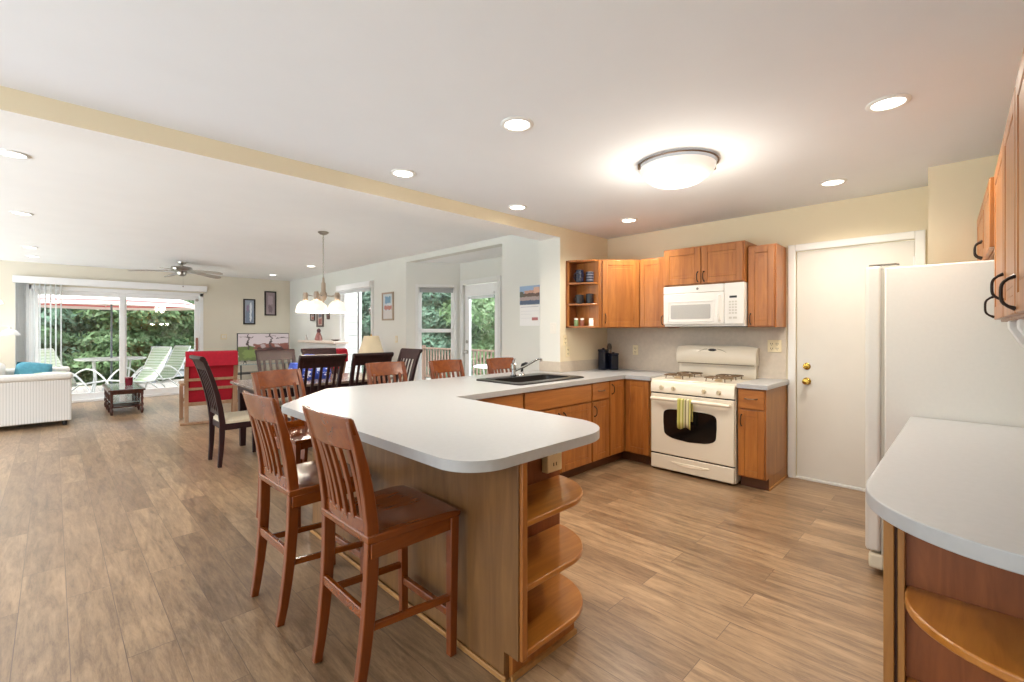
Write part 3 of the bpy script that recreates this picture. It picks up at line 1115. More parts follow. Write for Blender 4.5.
# ------------------------------------------------------------------ wall cabinets
def upper_cabinet(label, loc, rotz, w, depth, h, doors=1, hside='l', pulls=True, hmat=None, name='wall_cabinet', hz=0.075):
    """local x 0..w, front at y=0, back y=depth, z from 0..h."""
    t = thing(name, label, 'cabinet', loc, rotz)
    MB().box(0, w, 0.0, depth, 0, h).build('body', M['cab'], t, bevel=0.002)
    if doors == 1:
        hx = 0.03 if hside == 'l' else w - 0.03
        panel_door(t, 0.010, w - 0.010, 0.010, h - 0.016, 0.0, handle=(hx, hz, True) if pulls else None, hmat=hmat)
    else:
        k = w / 2
        panel_door(t, 0.010, k - 0.004, 0.010, h - 0.016, 0.0, handle=(k - 0.03, hz, True), hmat=hmat)
        panel_door(t, k + 0.004, w - 0.010, 0.010, h - 0.016, 0.0, handle=(k + 0.03, hz, True), hmat=hmat)
    return t


UB, UT = 1.385, 2.125
upper_cabinet('narrow wall cabinet between the corner cabinet and the microwave', (4.51, 2.545, UB), -PI / 2, 0.305, XR - 4.51, UT - UB, 1, 'r')
upper_cabinet('two-door wall cabinet above the white microwave', (4.44, 2.232, 1.80), -PI / 2, 0.78, XR - 4.44, 0.375, 2)
upper_cabinet('single-door wall cabinet right of the microwave, next to the white door', (4.51, 1.448, UB), -PI / 2, 0.235, XR - 4.51, UT - UB, 1, 'l')
# diagonal corner cabinet
dc = thing('corner_wall_cabinet', 'diagonal corner wall cabinet right of the open shelves', 'cabinet', (4.195, 2.85, UB), -PI / 4)
dl = math.hypot(4.51 - 4.195, 2.85 - 2.548)


def w2l(x, y, base=(4.195, 2.85), r=PI / 4):
    dx, dy = x - base[0], y - base[1]
    return (dx * math.cos(r) - dy * math.sin(r), dx * math.sin(r) + dy * math.cos(r))


poly = [w2l(*p) for p in ((4.195, 2.85), (4.51, 2.548), (XR - 0.001, 2.548), (XR - 0.001, YS - 0.001), (4.195, YS - 0.001))]
MB().prism(poly, 0, UT - UB).build('body', M['cab'], dc, bevel=0.002)
panel_door(dc, 0.028, dl - 0.012, 0.006, UT - UB - 0.012, -0.002, handle=(0.058, 0.10, True))
# open shelf cabinet
os_ = thing('open_shelf_cabinet', 'small open wall shelf holding mugs and spice jars, left of the corner cabinet', 'shelf', (4.0, YS, UB))
hh = UT - UB
plan = [(0.0, -0.001), (0.0, -0.04), (0.14, -0.285), (0.19, -0.30), (0.19, -0.001)]
MB().box(0.0, 0.19, -0.014, -0.001, 0, hh).build('back_panel', M['cabi_shaded'], os_)
MB().box(0.176, 0.193, -0.31, -0.014, 0, hh).build('side_panel', M['cab'], os_)
MB().box(0.0, 0.012, -0.04, -0.014, 0, hh).build('side_panel', M['cab'], os_)
for i, z in enumerate((0.0, 0.245, 0.475, hh - 0.02)):
    MB().prism(plan, z, z + 0.02).build('shelf', M['cab'], os_, bevel=0.002)


def mug(label, x, y, z, r, h, mat, rot=0.0, group=None):
    t = thing('mug', label, 'mug', (x, y, z), rot, group)
    MB().lathe([(0, 0), (r * 0.8, 0), (r * 0.95, 0.006), (r, h * 0.5), (r * 0.97, h), (r * 0.88, h), (r * 0.88, h * 0.9), (r * 0.8, 0.01), (0, 0.008)], n=20).build('cup', mat, t)
    MB().tube([(r * 0.9, 0, h * 0.8)] + [(r * 0.9 + 0.022 * math.sin(PI * i / 8), 0, h * (0.8 - 0.6 * i / 8)) for i in range(1, 8)] + [(r * 0.9, 0, h * 0.2)], 0.004, 8).build('mug_handle', mat, t)
    return t


dmug = plain('dark_mug', (26, 25, 30), 0.3, noise=0.3, nscale=40)
zz = UB + 0.495
mug('tall navy mug on the top open shelf, left', 4.075, 3.03, zz, 0.046, 0.135, M['navy2'], 2.4)
mug('dark striped mug on the top open shelf, right', 4.145, 2.945, zz, 0.044, 0.115, stripes('mug_stripe', [(0, (24, 28, 50)), (0.6, (120, 120, 132))], 'z', 0.03, 0.3), -0.6)
zz = UB + 0.265
mug('black mug on the middle open shelf, left', 4.075, 3.03, zz, 0.046, 0.095, dmug, 2.6)
mug('charcoal mug on the middle open shelf, right', 4.145, 2.945, zz, 0.044, 0.105, dmug, -0.4)
zz = UB + 0.02


def jar(label, x, y, r, h, body, lid):
    t = thing('spice_jar', label, 'jar', (x, y, zz))
    MB().lathe([(0, 0), (r, 0), (r, h * 0.72), (r * 0.85, h * 0.78), (0, h * 0.78)], n=16).build('jar_body', body, t)
    MB().lathe([(0, h * 0.78), (r * 0.9, h * 0.78), (r * 0.9, h), (0, h)], n=16).build('lid', lid, t)


jg = plain('jar_green', (110, 132, 90), 0.4)
jb = plain('jar_brown', (120, 66, 48), 0.4)
jw = plain('jar_white', (238, 232, 226), 0.4)
jar('green spice jar with white lid on the bottom open shelf, leftmost', 4.055, 3.06, 0.024, 0.085, jg, jw)
jar('brown spice jar with white lid on the bottom open shelf, middle', 4.095, 3.01, 0.024, 0.085, jb, jw)
jar('white spice jar on the bottom open shelf, rightmost', 4.150, 2.93, 0.026, 0.085, jw, jw)

# ------------------------------------------------------------------ microwave
mw = thing('microwave', 'white over-the-range microwave with grey window', 'microwave', (4.42, 2.228, 1.394), -PI / 2)
# local x 0..0.795 to the right, y into wall
WM, HM = 0.775, 0.402
MB().box(0, WM, 0.03, XR - 4.42, 0.0, HM).build('body', M['white_app'], mw, bevel=0.004)
dr = MB()
dx = 0.60
dr.box(0.0, dx, 0.0, 0.03, 0.02, HM - 0.075)
dro = dr.build('door', M['white_app'], mw, bevel=0.008)
MB().prism_y(rr([(0.08, 0.075), 0, (0.475, 0.215), 0], 0.012), -0.002, 0.004).build('window', M['mw_glass'], dro)
fr_ = MB()
for (a, b, c, d) in ((0.045, 0.51, 0.24, 0.252), (0.045, 0.51, 0.045, 0.056), (0.045, 0.056, 0.045, 0.252), (0.499, 0.51, 0.045, 0.252)):
    fr_.box(a, b, -0.004, 0.002, c, d)
fr_.build('window_trim', M['white_app'], dro, bevel=0.002)
MB().tube([(0.56, 0.0, 0.05), (0.56, -0.03, 0.06), (0.56, -0.034, 0.17), (0.56, -0.03, 0.28), (0.56, 0.0, 0.29)], 0.011, 10).build('handle', M['white_app'], dro)
cp = MB().box(dx + 0.003, WM, 0.0, 0.03, 0.02, HM - 0.0).build('control_panel', M['white_app'], mw, bevel=0.006)
MB().box(dx + 0.05, dx + 0.115, -0.002, 0.003, 0.262, 0.282).build('display', M['black'], cp)
btn = plain('button_grey', (200, 196, 188), 0.5)
kb = MB()
for r in range(5):
    for c in range(3):
        kb.box(dx + 0.045 + c * 0.026, dx + 0.063 + c * 0.026, -0.0015, 0.002, 0.115 + r * 0.026, 0.130 + r * 0.026)
kb.box(dx + 0.045, dx + 0.07, -0.0015, 0.002, 0.07, 0.088)
kb.box(dx + 0.08, dx + 0.115, -0.0015, 0.002, 0.07, 0.088)
kb.build('keypad', btn, cp)
tp = MB().box(0.0, dx, 0.004, 0.03, HM - 0.072, HM).build('vent_grille', M['white_app'], mw, bevel=0.004)
MB(Matrix.Translation((0.35, 0.003, HM - 0.035)) @ Matrix.Rotation(PI / 2, 4, 'X')).lathe([(0, 0), (0.012, 0), (0.012, 0.003), (0, 0.003)], n=20).build('emblem', plain('emblem_grey', (130, 126, 122), 0.4), tp)
MB().box(0.02, WM - 0.02, 0.05, XR - 4.44, -0.006, 0.0).build('bottom_plate', M['black'], mw)

# ------------------------------------------------------------------ range
rg = thing('gas_range', 'bisque gas range with oven window, backguard and bottom drawer', 'range', (4.16, 2.232, 0), -PI / 2)
WR = 0.79
DR = XR - 4.16 - 0.012
MB().box(0.0, WR, 0.03, DR, 0.02, 0.868).build('body', M['bisque'], rg, bevel=0.003)
for (x, y) in ((0.04, 0.08), (WR - 0.04, 0.08), (0.04, DR - 0.06), (WR - 0.04, DR - 0.06)):
    MB().cyl((x, y, 0), (x, y, 0.035), 0.016).build('foot', M['black'], rg)
ckt = MB()
ckt.box(-0.002, WR + 0.002, 0.02, DR - 0.06, 0.868, 0.886)
ckt.build('cooktop', M['bisque'], rg, bevel=0.006)
dr1 = MB().box(0.005, WR - 0.005, 0.0, 0.03, 0.022, 0.158).build('drawer', M['bisque'], rg, bevel=0.008)
MB().prism_y([(0.22 + 0.35 * i / 12, 0.102 - 0.022 * math.sin(PI * i / 12)) for i in range(13)] + [(0.57, 0.112), (0.22, 0.112)], -0.006, 0.002).build('drawer_pull', plain('bisque_light', (240, 232, 214), 0.3), dr1, bevel=0.002)
MB().box(0.004, WR - 0.004, 0.012, 0.03, 0.158, 0.170).build('seam', M['black'], rg)
od = MB().box(0.005, WR - 0.005, 0.0, 0.03, 0.170, 0.745).build('oven_door', M['bisque'], rg, bevel=0.008)
# bowed oven window
cx, zc0, zc1 = WR / 2 - 0.008, 0.352, 0.602
wp = []
for i in range(48):
    a = 2 * PI * i / 48
    c, sn = math.cos(a), math.sin(a)
    u = math.copysign(abs(c) ** 0.28, c)
    v = math.copysign(abs(sn) ** 0.28, sn)
    bow = 0.034 * (1 - u * u) if v < 0 else -0.010 * (1 - u * u)
    wp.append((cx + 0.252 * u * (1 - 0.02 * (v < 0)), (zc0 + zc1) / 2 + v * (zc1 - zc0) / 2 - bow * abs(v)))
MB().prism_y(wp, -0.003, 0.004).build('oven_window', M['dark_glass'], od, bevel=0.002)
hb = MB()
hb.tube([(0.03, -0.045, 0.70), (0.10, -0.056, 0.704), (WR / 2, -0.060, 0.706), (WR - 0.10, -0.056, 0.704), (WR - 0.03, -0.045, 0.70)], [0.013, 0.016, 0.017, 0.016, 0.013], 12)
hb.tube([(0.04, -0.045, 0.70), (0.04, 0.0, 0.705)], 0.012, 8)
hb.tube([(WR - 0.04, -0.045, 0.70), (WR - 0.04, 0.0, 0.705)], 0.012, 8)
hb.build('oven_handle', M['bisque'], od)
pp = MB().prism_x([(0.0, 0.757), (0.035, 0.757), (0.035, 0.872), (0.018, 0.872), (0.0, 0.845)], 0.003, WR - 0.003).build('control_panel', M['bisque'], rg, bevel=0.004)
MB().box(0.004, WR - 0.004, 0.012, 0.03, 0.745, 0.757).build('seam', M['black'], rg)
for x in (0.115, 0.235, 0.525, 0.655):
    k = MB(Matrix.Translation((x, 0.0, 0.805)) @ Matrix.Rotation(PI / 2, 4, 'X'))
    k.lathe([(0, -0.002), (0.021, -0.002), (0.020, 0.012), (0.017, 0.016), (0, 0.016)], n=18)
    k.box(-0.004, 0.004, -0.02, 0.02, 0.012, 0.026)
    k.build('knob', plain('knob_bisque', (200, 188, 162), 0.3), pp)
# burners and grates: two pairs
for cx in (0.20, WR - 0.20):
    for cy in (0.17, 0.44):
        b = MB()
        b.lathe([(0, 0), (0.036, 0), (0.036, 0.010), (0.028, 0.013), (0.028, 0.020), (0, 0.022)], (cx, cy, 0.886), 18)
        b.build('burner', plain('burner_tan', (170, 150, 120), 0.5), rg)
    g = MB()
    zg = 0.922
    loop = rr([(cx - 0.10, 0.06), 0, (cx + 0.10, 0.54), 0], 0.05)
    for cy in (0.17, 0.44):
        lp = rr([(cx - 0.105, cy - 0.095), 0, (cx + 0.105, cy + 0.095), 0], 0.045)
        g.tube([(x, y, zg) for x, y in lp], 0.0055, 6, ring=True)
        for a in range(4):
            c, s = math.cos(a * PI / 2 + PI / 4), math.sin(a * PI / 2 + PI / 4)
            g.tube([(cx + c * 0.12, cy + s * 0.11, 0.888), (cx + c * 0.115, cy + s * 0.105, zg), (cx + c * 0.04, cy + s * 0.04, zg + 0.004)], 0.005, 6)
        for a in range(4):
            c, s = math.cos(a * PI / 2), math.sin(a * PI / 2)
            g.tube([(cx + c * 0.105, cy + s * 0.095, zg), (cx + c * 0.03, cy + s * 0.03, zg + 0.004)], 0.005, 6)
    g.build('grate', M['grate'], rg)
# backguard
bg = MB()
bg.box(0.012, WR - 0.012, DR - 0.045, DR, 0.87, 1.02)
bg.build('backguard_riser', M['bisque'], rg, bevel=0.003)
hdv = MB()
secs = []
for i in range(17):
    t = -1 + 2 * i / 16
    x = WR / 2 + t * WR / 2
    top = 1.20 - 0.018 * t ** 4 + 0.004
    prof = [(DR, 1.015), (DR - 0.075, 1.015), (DR - 0.092, 1.05), (DR - 0.088, 1.12), (DR - 0.070, top - 0.025), (DR - 0.045, top), (DR, top)]
    secs.append([(x, y, z) for y, z in prof])
hdv.loft(secs)
bgo = hdv.build('backguard', M['bisque'], rg, bevel=0.004)
k = MB(Matrix.Translation((WR / 2 - 0.02, DR - 0.078, 1.158)) @ Matrix.Rotation(PI / 2 - 0.3, 4, 'X'))
k.add([(0.042 * math.cos(2 * PI * i / 20), 0.014 * math.sin(2 * PI * i / 20), 0.0) for i in range(20)] + [(0.036 * math.cos(2 * PI * i / 20), 0.010 * math.sin(2 * PI * i / 20), 0.006) for i in range(20)],
      [tuple(range(20, 40))] + [(i, (i + 1) % 20, 20 + (i + 1) % 20, 20 + i) for i in range(20)])
k.build('emblem', M['black'], bgo)
sw = MB()
for s in (-1, 1):
    sw.tube([(WR / 2 - 0.02 + s * (0.05 + 0.09 * i / 6), DR - 0.079 - 0.004 * (i / 6), 1.168 - 0.032 * (i / 6) ** 1.6) for i in range(7)], [0.003, 0.003, 0.003, 0.0025, 0.002, 0.002, 0.001], 6)
sw.build('swoosh_trim', plain('trim_gold', (150, 138, 112), 0.4), bgo)
MB().box(0.02, WR - 0.02, DR - 0.094, DR - 0.08, 1.012, 1.020).build('lower_trim', plain('bronze_line', (130, 118, 96), 0.4), bgo)

# dish towel over the oven handle
tw = MB()
TX, TY = 0.375, -0.060
tsecs = []
prof = [(TY - 0.022, 0.46), (TY - 0.024, 0.52), (TY - 0.022, 0.60), (TY - 0.020, 0.69)] + \
       [(TY - 0.020 * math.cos(a), 0.706 + 0.020 * math.sin(a)) for a in [PI * i / 6 for i in range(1, 6)]] + [(TY + 0.021, 0.69), (TY + 0.026, 0.60), (TY + 0.026, 0.52)]
nx = 12
for i, (y, z) in enumerate(prof):
    row = []
    for j in range(nx + 1):
        u = j / nx
        fold = 0.006 * math.sin(u * 9.0) * (1.0 if z < 0.66 else 0.3)
        row.append((TX + 0.125 * (u - 0.5) * 1.0, y - abs(fold) * (1 if y < TY else -1) * 0.8, z - (0.012 * math.sin(u * 7) if i == 0 else 0)))
    tsecs.append(row)
vs = [p for r in tsecs for p in r]
fs = []
for i in range(len(tsecs) - 1):
    for j in range(nx):
        a = i * (nx + 1) + j
        fs.append((a, a + 1, a + nx + 2, a + nx + 1))
tw.add(vs, fs)
two = tw.build('dish_towel', stripes('towel_stripes', [(0.0, (186, 178, 140)), (0.10, (120, 112, 82)), (0.18, (206, 198, 160)), (0.34, (140, 134, 92)), (0.42, (196, 190, 110)), (0.62, (160, 160, 66)), (0.76, (206, 198, 140)), (0.88, (150, 152, 70))], 'x', 0.125))
sd_ = two.modifiers.new('thickness', 'SOLIDIFY')
sd_.thickness = 0.004
sd_.offset = 0
two.location = (4.16, 2.232, 0)
two.rotation_euler = (0, 0, -PI / 2)
tag(two, 'striped yellow-green dish towel hanging on the oven handle', 'towel')


# canisters in the corner
def canister(label, x, y, w, h, rot):
    t = thing('canister', label, 'canister', (x, y, ZT), rot)
    MB().box(-w / 2, w / 2, -w / 2, w / 2, 0, h * 0.86).build('canister_body', M['navy'], t, bevel=0.008)
    MB().box(-w / 2 - 0.003, w / 2 + 0.003, -w / 2 - 0.003, w / 2 + 0.003, h * 0.86, h * 0.97).build('lid', M['navy'], t, bevel=0.006)
    MB().lathe([(0, h * 0.97), (0.014, h * 0.97), (0.016, h * 1.02), (0, h * 1.04)], n=12).build('lid_knob', M['navy'], t)


canister('taller dark blue square canister in the counter corner', 4.535, 3.03, 0.09, 0.245, 0.1)
canister('shorter dark blue square canister right of the taller one', 4.605, 2.94, 0.09, 0.20, -0.5)
bt = thing('grinder', 'tall dark pepper grinder behind the two blue canisters', 'grinder', (4.66, 3.03, ZT))
MB().lathe([(0, 0), (0.03, 0), (0.032, 0.05), (0.022, 0.12), (0.028, 0.20), (0.024, 0.225), (0, 0.226)], n=18).build('grinder_body', plain('grinder_steel', (120, 104, 92), 0.3, metal=0.6), bt)
MB().lathe([(0, 0.226), (0.026, 0.228), (0.03, 0.262), (0.02, 0.30), (0, 0.306)], n=18).build('grinder_top', plain('grinder_dark', (60, 48, 36), 0.4), bt)

# ------------------------------------------------------------------ refrigerator
fg = thing('refrigerator', 'large white refrigerator seen from its side, beside the white door', 'refrigerator', (3.21, 0.335, 0), PI)
# local: front is -y -> world +Y ; local x -> world -X ; x from -0.87..0
MB().box(-0.86, 0.0, 0.0, 0.74, 0.03, 1.695).build('body', M['fridge'], fg, bevel=0.008)
MB().box(-0.855, -0.006, -0.014, 0.0, 0.12, 1.69).build('door_seal', M['fridged'], fg)
f1 = MB().box(-0.86, -0.525, -0.085, -0.014, 0.13, 1.71).build('freezer_door', M['fridge'], fg, bevel=0.018, seg=4)
f2_ = MB().box(-0.515, 0.0, -0.085, -0.014, 0.13, 1.71).build('door', M['fridge'], fg, bevel=0.018, seg=4)
MB().tube([(-0.56, -0.085, 0.70), (-0.56, -0.125, 0.74), (-0.56, -0.125, 1.42), (-0.56, -0.085, 1.46)], 0.012, 8).build('handle', M['fridge'], f1)
MB().tube([(-0.48, -0.085, 0.70), (-0.48, -0.125, 0.74), (-0.48, -0.125, 1.42), (-0.48, -0.085, 1.46)], 0.012, 8).build('handle', M['fridge'], f2_)
MB().box(-0.86, -0.002, -0.07, 0.0, 0.035, 0.118).build('kick_grille', plain('grille_cream', (214, 206, 184), 0.5), fg, bevel=0.012)
MB().prism([(-0.06, -0.075), (-0.012, -0.07), (-0.012, 0.05), (-0.06, 0.06)], 1.711, 1.719).build('hinge_cap', plain('hinge_grey', (120, 116, 108), 0.4), fg, bevel=0.003)
for x in (-0.8, -0.06):
    MB().cyl((x, 0.05, 0), (x, 0.05, 0.035), 0.02).build('foot', M['black'], fg)
    MB().cyl((x, 0.68, 0), (x, 0.68, 0.035), 0.02).build('foot', M['black'], fg)

# ------------------------------------------------------------------ right counter run
rc_poly = [(3.195, -0.44), (3.195, 0.225)] + [(1.72, 0.22)] + arc(1.72, -0.12, 0.35, 90, 180, 16, 0.34) + [(1.37, -0.44)]
c3 = MB().prism(rc_poly, ZU, ZT).build('countertop', M['lam'], bevel=0.003)
tag(c3, 'pale countertop with rounded corner in the right foreground beside the refrigerator', 'countertop')
rb = thing('base_cabinet', 'wooden base cabinet under the right counter beside the refrigerator', 'cabinet', (3.195, 0.18, 0), PI)
MB().box(0.0, 1.44, 0.02, 0.60, 0.10, ZU).build('body', M['cabs'], rb)
MB().box(0.0, 1.44, 0.08, 0.60, 0.0, 0.10).build('toe_kick', M['toe'], rb)
for i in range(3):
    d = panel_door(rb, i * 0.48 + 0.004, i * 0.48 + 0.476, 0.69, ZU - 0.008, 0.02, M['cabh'], 'drawer', raised=False)
    add_pull(d, i * 0.48 + 0.24, 0.0, 0.77, False, M['bronze'])
    panel_door(rb, i * 0.48 + 0.004, i * 0.48 + 0.476, 0.112, 0.68, 0.02, handle=(i * 0.48 + 0.04, 0.60, True))
es = thing('end_shelf_cabinet', 'curved open end shelf under the right counter, nearest the camera', 'shelf', (1.752, 0.18, 0))
# local: x -> X (negative toward camera), y -> Y
MB().box(-0.022, 0.0, -0.62, 0.0, 0.0, ZU).build('back_panel', M['cabi_shaded'], es)
MB().box(-0.050, -0.022, -0.024, 0.0, 0.0, ZU).build('side_panel', M['cabs'], es, bevel=0.002)
MB().box(-0.050, -0.022, -0.048, -0.032, 0.0, ZU).build('front_stile', M['cabs'], es, bevel=0.002)
MB().box(-0.026, -0.022, -0.032, -0.024, 0.0, ZU).build('gap_filler', M['toe'], es)
MB().box(-0.40, -0.022, -0.62, -0.60, 0.0, ZU).build('wall_panel', M['cabi_shaded'], es)
sp_ = [(-0.022, -0.60), (-0.022, -0.05)] + arc(-0.075, -0.31, 0.25, 90, 180, 14, 0.26) + [(-0.325, -0.60)]
for z in (0.09, 0.34, 0.60):
    MB().prism(sp_, z, z + 0.024).build('shelf', wood('shelf_maple', (160, 98, 36), (190, 126, 54), 'x', 0.28, coat=0.3), es, bevel=0.005)
MB().prism([(-0.022, -0.60), (-0.022, -0.06)] + arc(-0.075, -0.31, 0.20, 90, 180, 10, 0.24) + [(-0.275, -0.60)], 0.0, 0.09).build('toe_kick', M['toe'], es)

# right wall cabinets (slightly skewed run)
RA = math.atan2(0.029, 1.0)
def rpos(X):
    return (X, -0.078 + (X - 3.3) * 0.029)
UBR, UTR = 1.392, 2.09
specs = [(2.0, 0.55, UBR, 'nearest wall cabinet over the right counter, at the photo edge'),
         (2.5, 0.495, UBR, 'middle wall cabinet over the right counter'),
         (3.1, 0.595, UBR, 'wall cabinet over the right counter, next to the refrigerator')]
for (X1, w, zb, lab) in specs:
    x, y = X1, -0.098 + (X1 - 3.1) * 0.014
    upper_cabinet('maple ' + lab, (x, y, zb), PI + 0.014, w, 0.31, UTR - zb, 1, 'l', hmat=M['bronze'], hz=0.07 + (0.05 if abs(X1 - 2.5) < .01 else 0))
x, y = rpos(4.27)
upper_cabinet('maple two-door wall cabinet above the refrigerator', (x, y, 1.735), PI + RA, 1.16, 0.31, UTR - 1.735, 2, hmat=M['bronze'], hz=0.07)
x, y = rpos(3.1)
lv = MB().box(0.02, 1.62, 0.06, 0.075, 1.348, UBR).build('light_valance', M['toe'])
lv.location = (x, y, 0)
lv.rotation_euler = (0, 0, PI + RA)
tag(lv, 'dark wood light valance under the right wall cabinets', 'valance')
pt = thing('paper_towel_holder', 'white plastic paper towel holder brackets under the right wall cabinets', 'holder', (2.62, -0.10, 1.39), PI + RA)
for x in (0.0, 0.32):
    m = MB()
    m.prism_x([(0.0, 0.0), (0.12, 0.0), (0.12, -0.03), (0.085, -0.10), (0.06, -0.118), (0.035, -0.10), (0.0, -0.03)], x, x + 0.02)
    b = m.build('bracket', M['white_app'], pt, bevel=0.006)
    MB().cyl((x - 0.012, 0.06, -0.088), (x + 0.032, 0.06, -0.088), 0.009).build('pivot', M['black'], b)
MB().cyl((0.03, 0.06, -0.088), (0.31, 0.06, -0.088), 0.016).build('rod', M['white_app'], pt)


# ================================================================== CEILING LIGHTS
def can_light(x, y, z, label, power=CAN_W, color=WARM):
    t = thing('recessed_light', label, 'ceiling light', (x, y, z), 0)
    MB().lathe([(0.062, 0.0), (0.088, 0.0), (0.090, -0.004), (0.084, -0.009), (0.070, -0.010), (0.062, -0.002)], n=32).build('trim_ring', M['trim'], t)
    MB().lathe([(0, -0.002), (0.066, -0.002), (0.066, -0.006), (0, -0.006)], n=28).build('lens', M['lens'], t)
    lamp('SPOT', 'bulb', (0, 0, -0.02), power, color, t, 0.06, 150, (0, 0, 0))
    return t


for (x, y, lab) in ((1.79, 1.75, 'recessed ceiling light above the peninsula end, nearest in the kitchen middle'),
                    (2.92, 0.29, 'large recessed ceiling light at upper right, before the white door'),
                    (1.77, 2.87, 'recessed kitchen ceiling light close to the beam, left of the others'),
                    (2.99, 2.92, 'recessed ceiling light close to the beam, above the sink'),
                    (4.14, 2.46, 'recessed ceiling light above the corner cabinets'),
                    (4.18, 0.74, 'recessed ceiling light in front of the white door')):
    can_light(x, y, ZC, lab)
NEUT = (1.0, 0.97, 0.94)
for (x, y, lab) in ((-0.2, 4.7, 'living room recessed light at the left edge, nearest of the left row'),
                    (-0.23, 7.0, 'living room recessed light, second of the left row'),
                    (-0.24, 9.74, 'living room recessed light, third of the left row'),
                    (-0.23, 10.9, 'living room recessed light, farthest of the left row near the blind'),
                    (3.4, 10.8, 'living room recessed light above the television corner'),
                    (3.45, 8.83, 'living room recessed light above the mantel')):
    can_light(x, y, ZL, lab, 26.0, NEUT)

# dome light
dm = thing('dome_light', 'round frosted glass flush ceiling light with metal rim', 'ceiling light', (2.97, 1.40, ZC))
MB().lathe([(0, 0), (0.15, 0), (0.15, -0.03), (0, -0.03)], n=32).build('base_plate', M['white_app'], dm)
MB().lathe([(0.236, -0.030), (0.244, -0.034), (0.240, -0.052), (0.212, -0.092), (0.16, -0.126), (0.08, -0.150), (0.0, -0.157), (0.0, -0.151), (0.08, -0.144), (0.155, -0.120), (0.206, -0.087), (0.232, -0.05)], n=48).build('glass_bowl', M['dome'], dm)
MB().tube([(0.256 * math.cos(a), 0.256 * math.sin(a), -0.014) for a in [math.radians(135 + i * 10) for i in range(19)]], 0.0055, 8).build('rim_wire', M['pewter'], dm)
for a in (math.radians(135), math.radians(315), math.radians(45)):
    MB().lathe([(0, 0.0), (0.010, 0.0), (0.010, -0.034), (0, -0.040)], (0.254 * math.cos(a), 0.254 * math.sin(a), -0.008), 10).build('finial', M['pewter'], dm)
lamp('POINT', 'bulb', (0, 0, -0.26), DOME_W, WARM, dm, 0.18)

# chandelier
ch = thing('chandelier', 'brushed metal chandelier with five glowing bell shades over the dining table', 'chandelier', (2.375, 5.69, ZL))
MB().lathe([(0, 0), (0.062, 0), (0.065, -0.01), (0.04, -0.03), (0.012, -0.04), (0, -0.04)], n=24).build('canopy', M['nickel'], ch)
m = MB()
for i in range(24):
    z = -0.045 - i * 0.022
    if i % 2:
        lp = [(0.008 * math.cos(a), 0, z - 0.013 + 0.017 * math.sin(a)) for a in [2 * PI * q / 8 for q in range(8)]]
    else:
        lp = [(0, 0.008 * math.cos(a), z - 0.013 + 0.017 * math.sin(a)) for a in [2 * PI * q / 8 for q in range(8)]]
    m.tube(lp, 0.0028, 5, ring=True)
m.build('chain', M['nickel'], ch)
cwood = plain('chandelier_taupe', (176, 158, 140), 0.45, noise=0.05)
MB().lathe([(0, -0.56), (0.012, -0.57), (0.016, -0.62), (0.026, -0.64), (0.028, -0.74), (0.040, -0.76), (0.045, -0.80), (0.03, -0.84), (0.012, -0.86), (0.008, -0.88), (0, -0.88)], n=20).build('column', cwood, ch)
for i in range(5):
    a = math.radians(225 + 72 * i)
    c, s = math.cos(a), math.sin(a)
    R = 0.205
    m = MB()
    m.tube([(0.03 * c, 0.03 * s, -0.79), (0.12 * c, 0.12 * s, -0.80), (0.18 * c, 0.18 * s, -0.785), (R * c, R * s, -0.77)], 0.006, 8)
    m.build('arm', M['nickel'], ch)
    m = MB()
    m.lathe([(0, -0.755), (0.022, -0.757), (0.03, -0.78), (0.03, -0.845), (0.02, -0.86), (0, -0.86)], (R * c, R * s, 0), 16)
    m.build('socket', cwood, ch)
    m = MB()
    pr = [(0.032, -0.862), (0.060, -0.872), (0.090, -0.905), (0.106, -0.95), (0.112, -1.0), (0.106, -1.0), (0.100, -0.95), (0.084, -0.91), (0.056, -0.88), (0.03, -0.87)]
    m.loft([[(R * c + r * math.cos(2 * PI * q / 24), R * s + r * math.sin(2 * PI * q / 24), z) for q in range(24)] for r, z in pr], ring=True)
    m.build('lamp_shade', M['shade_g'], ch)
    lamp('POINT', 'bulb', (R * c, R * s, -0.99), 5.0, (1.0, 0.9, 0.76), ch, 0.05)

# ceiling fan
fn = thing('ceiling_fan', 'brushed metal ceiling fan with five pale blades in the living room', 'fan', (1.62, 9.95, ZL), math.radians(8))
MB().lathe([(0, 0), (0.07, 0), (0.065, -0.03), (0.02, -0.05), (0.015, -0.10), (0, -0.10)], n=20).build('canopy', M['nickel'], fn)
MB().lathe([(0, -0.07), (0.07, -0.075), (0.15, -0.09), (0.165, -0.12), (0.15, -0.165), (0.08, -0.185), (0.07, -0.23), (0.04, -0.25), (0, -0.25)], n=28).build('motor', M['nickel'], fn)
bladem = wood('fan_blade', (160, 150, 140), (182, 174, 165), 'x', 0.35)
for i in range(5):
    a = math.radians(20 + 72 * i)
    R = Matrix.Rotation(a, 4, 'Z') @ Matrix.Rotation(math.radians(5), 4, 'Y') @ Matrix.Rotation(math.radians(-12), 4, 'X')
    k = MB(R)
    k.prism([(0.21, -0.055), (0.66, -0.075)] + arc(0.68, 0, 0.075, -70, 70, 8) + [(0.66, 0.075), (0.21, 0.055)], -0.150, -0.142)
    b = k.build('blade', bladem, fn, bevel=0.002)
    k = MB(R)
    k.prism([(0.13, -0.022), (0.23, -0.035), (0.29, 0.0), (0.23, 0.035), (0.13, 0.022)], -0.156, -0.150)
    k.build('blade_arm', M['nickel'], b)
MB().tube([(0.03, 0.02, -0.24), (0.03, 0.02, -0.42)], 0.0015, 5).build('pull_chain', M['nickel'], fn)
MB().lathe([(0, 0), (0.006, -0.004), (0.008, -0.02), (0, -0.026)], (0.03, 0.02, -0.42), 8).build('pull_knob', M['tbl'], fn)


